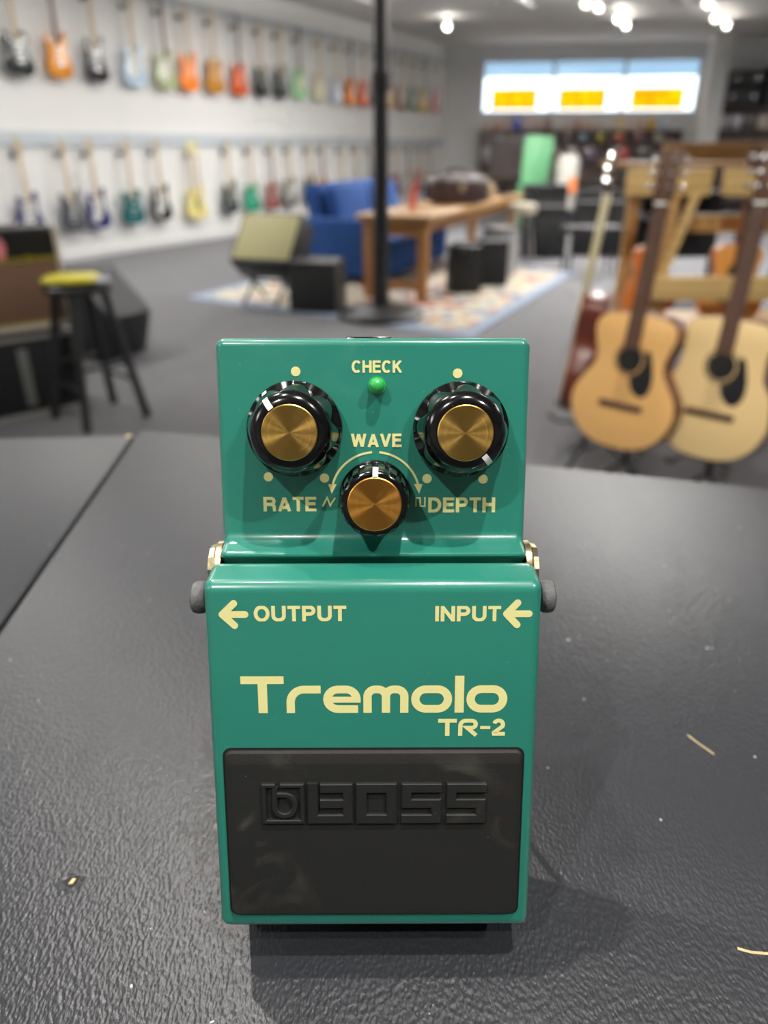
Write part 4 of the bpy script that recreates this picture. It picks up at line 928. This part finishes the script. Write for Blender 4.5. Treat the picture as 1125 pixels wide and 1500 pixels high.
seq2 = [((110, 96, 92), 'dark taupe'), ((150, 140, 150), 'grey lilac'), ((128, 110, 100), 'brown grey'), ((160, 150, 165), 'pale lilac'), ((150, 146, 150), 'pale grey'), ((120, 124, 100), 'olive grey'), ((96, 80, 74), 'dark brown'), ((126, 156, 182), 'steel blue'), ((198, 184, 60), 'yellow'), ((226, 110, 60), 'orange'), ((130, 70, 80), 'maroon'), ((170, 168, 150), 'pale olive')]
for i, (c, wrd) in enumerate(seq2):
    item((1.02, 1.32, 1.62, 1.92, 2.18, 2.55, 2.9, 3.25, 3.65, 4.08, 4.5, 4.95)[i], 1.42, .17, .15, c, wrd, 'on the second shelf under the window, %s from left' % ordn[i], .22)
low = [((150, 150, 160), 'pale grey'), ((90, 100, 130), 'slate blue'), ((130, 60, 56), 'dark red'), ((30, 28, 30), 'black'), ((104, 84, 72), 'brown'), ((180, 164, 166), 'pale mauve'), ((120, 104, 120), 'plum grey'), ((176, 50, 46), 'red'), ((40, 38, 42), 'charcoal')]
for i, (c, wrd) in enumerate(low):
    item((1.05, 1.4, 1.75, 2.08, 2.65, 3.05, 3.45, 4.2, 4.7)[i], .98, .26, .32, c, wrd, 'on the third shelf under the window, %s from left' % ordn[i], .22)
for i, (c, wrd) in enumerate([((206, 200, 204), 'white'), ((190, 186, 196), 'lilac white'), ((96, 92, 90), 'dark grey'), ((204, 190, 176), 'light beige'), ((200, 196, 196), 'off-white')]):
    item(6.3+.3*i, 1.66, .24, .28, c, wrd, 'on the shelves right of the white column, %s from left' % ordn[i])
CASE = mat('black_case', (26, 27, 30), .4, var=.2)
def gcase(x, z, w_, h_, label):
    t = empty('guitar_case'); t.matrix_world = MF @ Matrix.Translation((x, 0, z+.001)); tag(t, label, 'case', 'black cases on the high shelf')
    finish('shell', nbox(-w_/2, -.40, 0, w_/2, -.02, h_, bev=.03, seg=3), CASE, t)
    bm = bmesh.new(); tube(bm, [(-.08, -.40, h_*.5), (-.07, -.44, h_*.5), (.07, -.44, h_*.5), (.08, -.40, h_*.5)], .012, 8); finish('handle', bm, BLK, t)
    for s in (-1, 1): finish('latch', nbox(s*w_*.3-.03, -.41, h_*.45, s*w_*.3+.03, -.401, h_*.6), CHROME, t)
gcase(6.62, 2.08, .78, .42, 'black case low on the high shelf right of the column'); gcase(6.66, 2.501, .74, .30, 'black case stacked on top of the left case on the high shelf'); gcase(7.55, 2.08, .9, .46, 'black case at the right end of the high shelf'); gcase(7.5, 2.541, .85, .34, 'topmost black case at the right end of the high shelf')

# ================================================================== LAMPS
LAMPB = mat('white_lamp_housing', (200, 200, 198), .4)
def bulb(name, col, s):
    m = mat(name, (250, 245, 235), .4, emit=col, estr=s); return m
BW = bulb('warm_bulb', (1, .86, .62), 30); BC = bulb('cool_bulb', (.95, .97, 1), 30)
def spot(x, y, z, label, aim, power=None, warm=False, size=.03, cone=70, bulb_w=0):
    t = empty('track_spotlight', (x, y, z)); tag(t, label, 'lamp', 'ceiling track spotlights')
    d = (Vector(aim)-Vector((x, y, z))).normalized(); q = d.to_track_quat('-Z', 'Y').to_matrix().to_4x4()
    bm = bmesh.new(); lathe(bm, [(0, .16), (.035, .16), (.045, .10), (.055, 0), (.05, .0), (.05, .012), (.04, .06), (0, .06)], 24, M=q); finish('housing', bm, LAMPB, t)
    bm = bmesh.new(); tube(bm, [q @ Vector((0, 0, .12)), Vector((0, 0, H-z-.03))], .01, 8); finish('bracket', bm, LAMPB, t)
    bm = bmesh.new(); lathe(bm, [(0, .012), (.022, .012), (.022, .016), (0, .016)], 20, M=q); finish('lens', bm, BW if warm else BC, t)
    if bulb_w:
        l = bpy.data.lights.new('glow_bulb', 'POINT'); l.energy = bulb_w; l.shadow_soft_size = .02; l.color = (1, .95, .88)
        o = bpy.data.objects.new('glow_bulb', l); C.objects.link(o); o.parent = t; o.matrix_local = q @ Matrix.Translation((0, 0, -.06))
    if power:
        l = bpy.data.lights.new('spot_bulb', 'SPOT'); l.energy = power; l.spot_size = R(cone); l.spot_blend = .6; l.shadow_soft_size = size; l.color = (1, .95, .88) if not warm else (1, .9, .76)
        o = bpy.data.objects.new('spot_bulb', l); C.objects.link(o); o.parent = t; o.matrix_local = q @ Matrix.Translation((0, 0, -.005))
    return t
far = [(1.145, 15.915, 0), (3.064, 13.5, 1), (3.358, 13.86, 0), (3.989, 15.03, 0), (4.338, 15.75, 0), (4.921, 13.5, 1), (5.625, 14.96, 1), (6.137, 15.75, 1)]
flb = ['single spotlight near the far left corner of the ceiling', 'first spotlight of the middle ceiling track, cut by the top edge', 'second spotlight of the middle ceiling track', 'third spotlight of the middle ceiling track', 'farthest spotlight of the middle ceiling track', 'nearest spotlight of the right ceiling track', 'second spotlight of the right ceiling track', 'farthest spotlight of the right ceiling track']
for (x, y, wm), lb in zip(far, flb): spot(x, y, 3.25, 'small lit '+lb, (x*.3, y*.3, 1.2), None, wm, bulb_w=6)
TRK = mat('track_metal', (176, 176, 174), .5)
for a_, b_, lb in (((2.9, 13.3), (4.5, 16.0), 'middle'), ((4.75, 13.3), (6.35, 16.1), 'right')):
    d = Vector(b_)-Vector(a_); M = Matrix.Translation((a_[0], a_[1], 0)) @ Matrix.Rotation(math.atan2(d.y, d.x), 4, 'Z')
    tag(finish('lighting_track', nbox(0, -.018, H-.035, d.length, .018, H-.001, M=M), TRK), '%s lighting track on the ceiling carrying spotlights' % lb, 'track', 'lighting tracks')
near = [(-.95, -1.0, 120, 'left one behind the camera'), (1.3, -.72, 120, 'right one behind the camera'), (.30, -.12, 130, 'one almost above the pedal'), (-.53, .50, 45, 'left one beyond the pedal'), (-1.15, 1.55, 120, 'farthest left over the table')]
for x, y, pw, lb in near: spot(x, y, 3.22, 'ceiling track spotlight aimed at the table, '+lb, (0, .17, 1.17), pw, size=.022, cone=60)
spot(.1, 1.15, 3.22, 'added unseen ceiling spotlight brightening the honey guitar', (.95, 2.7, .6), 170, size=.04, cone=60)  # extra spot, added to brighten the front of this guitar
spot(.75, .75, 3.22, 'added unseen ceiling spotlight brightening the pale guitar', (1.3, 2.6, .7), 150, size=.04, cone=55)  # second added spot, lifts the pale guitar and the rack area
spot(-.9, 1.9, 3.22, 'added unseen ceiling spotlight brightening the stool and left amplifiers', (-1.8, 4.0, .6), 150, size=.04, cone=70)  # added light for the dark left corner, fixture out of view
# hanging lamps added out of view as fill light for the room
def panel(x, y, pw, lx=1.5, ly=.16, yaw=0, label=''):
    t = empty('fill_lamp', (x, y, 3.0), (0, 0, R(yaw))); tag(t, label, 'lamp', 'added fill lamps')
    finish('housing', nbox(-lx/2-.02, -ly/2-.02, .01, lx/2+.02, ly/2+.02, .05), LAMPB, t)
    for s_ in (-1, 1):
        bm = bmesh.new(); tube(bm, [(s_*lx*.4, 0, .05), (s_*lx*.4, 0, H-3.001)], .004, 6); finish('cable', bm, LAMPB, t)
        l = bpy.data.lights.new('fill_light', 'AREA'); l.shape = 'RECTANGLE'; l.size = lx; l.size_y = ly; l.energy = pw*(.55 if s_ < 0 else 1.15); l.color = (1, .98, .95)
        o = bpy.data.objects.new('fill_light', l); C.objects.link(o); o.parent = t
        if s_ > 0: o.location = (0, 0, .06); o.rotation_euler = (PI, 0, 0)  # upward light added to brighten the ceiling
i = 0
for x, y, pw in ((-3.9, 5.0, 72), (-2.2, 8.2, 72), (-.6, 11.2, 78), (2.6, 7.6, 140), (3.6, 11.2, 190), (6.3, 5.0, 90), (7.5, 9.5, 120), (-4.5, -1.0, 60), (10, 11.4, 90), (1.6, 11.5, 130)):
    panel(x, y, pw, yaw=62, label='added unseen fill lamp over the %s of the shop floor' % ('left front', 'left middle', 'left rear', 'centre right', 'rear centre right', 'right front', 'right middle', 'left side behind the camera', 'far right rear', 'rear centre')[i]); i += 1

# ================================================================== WORLD, CAMERA
wld = bpy.data.worlds.new('World'); bpy.context.scene.world = wld; wld.use_nodes = True
nt = wld.node_tree; bg_ = nt.nodes['Background']; bg_.inputs[0].default_value = (.84, .92, 1, 1); bg_.inputs[1].default_value = 3.0
cam = bpy.data.cameras.new('camera'); co = bpy.data.objects.new('camera', cam); C.objects.link(co)
co.location = (0, 0, CAM_Z); co.rotation_euler = (R(90-26.3), 0, 0)
cam.sensor_fit = 'VERTICAL'; cam.sensor_height = 36; cam.sensor_width = 27; cam.lens = 1083/1500*36
cam.clip_start = .01; cam.clip_end = 200
cam.dof.use_dof = True; cam.dof.focus_distance = .165; cam.dof.aperture_fstop = cam.lens/2.4; cam.dof.aperture_blades = 0
sc = bpy.context.scene; sc.camera = co
sc.view_settings.view_transform = 'Standard'; sc.view_settings.look = 'None'; sc.view_settings.gamma = 1; sc.view_settings.use_curve_mapping = False
sc.view_settings.exposure = .16
sc.cycles.use_denoising = True; sc.cycles.max_bounces = 8; sc.cycles.diffuse_bounces = 4; sc.cycles.sample_clamp_indirect = 8
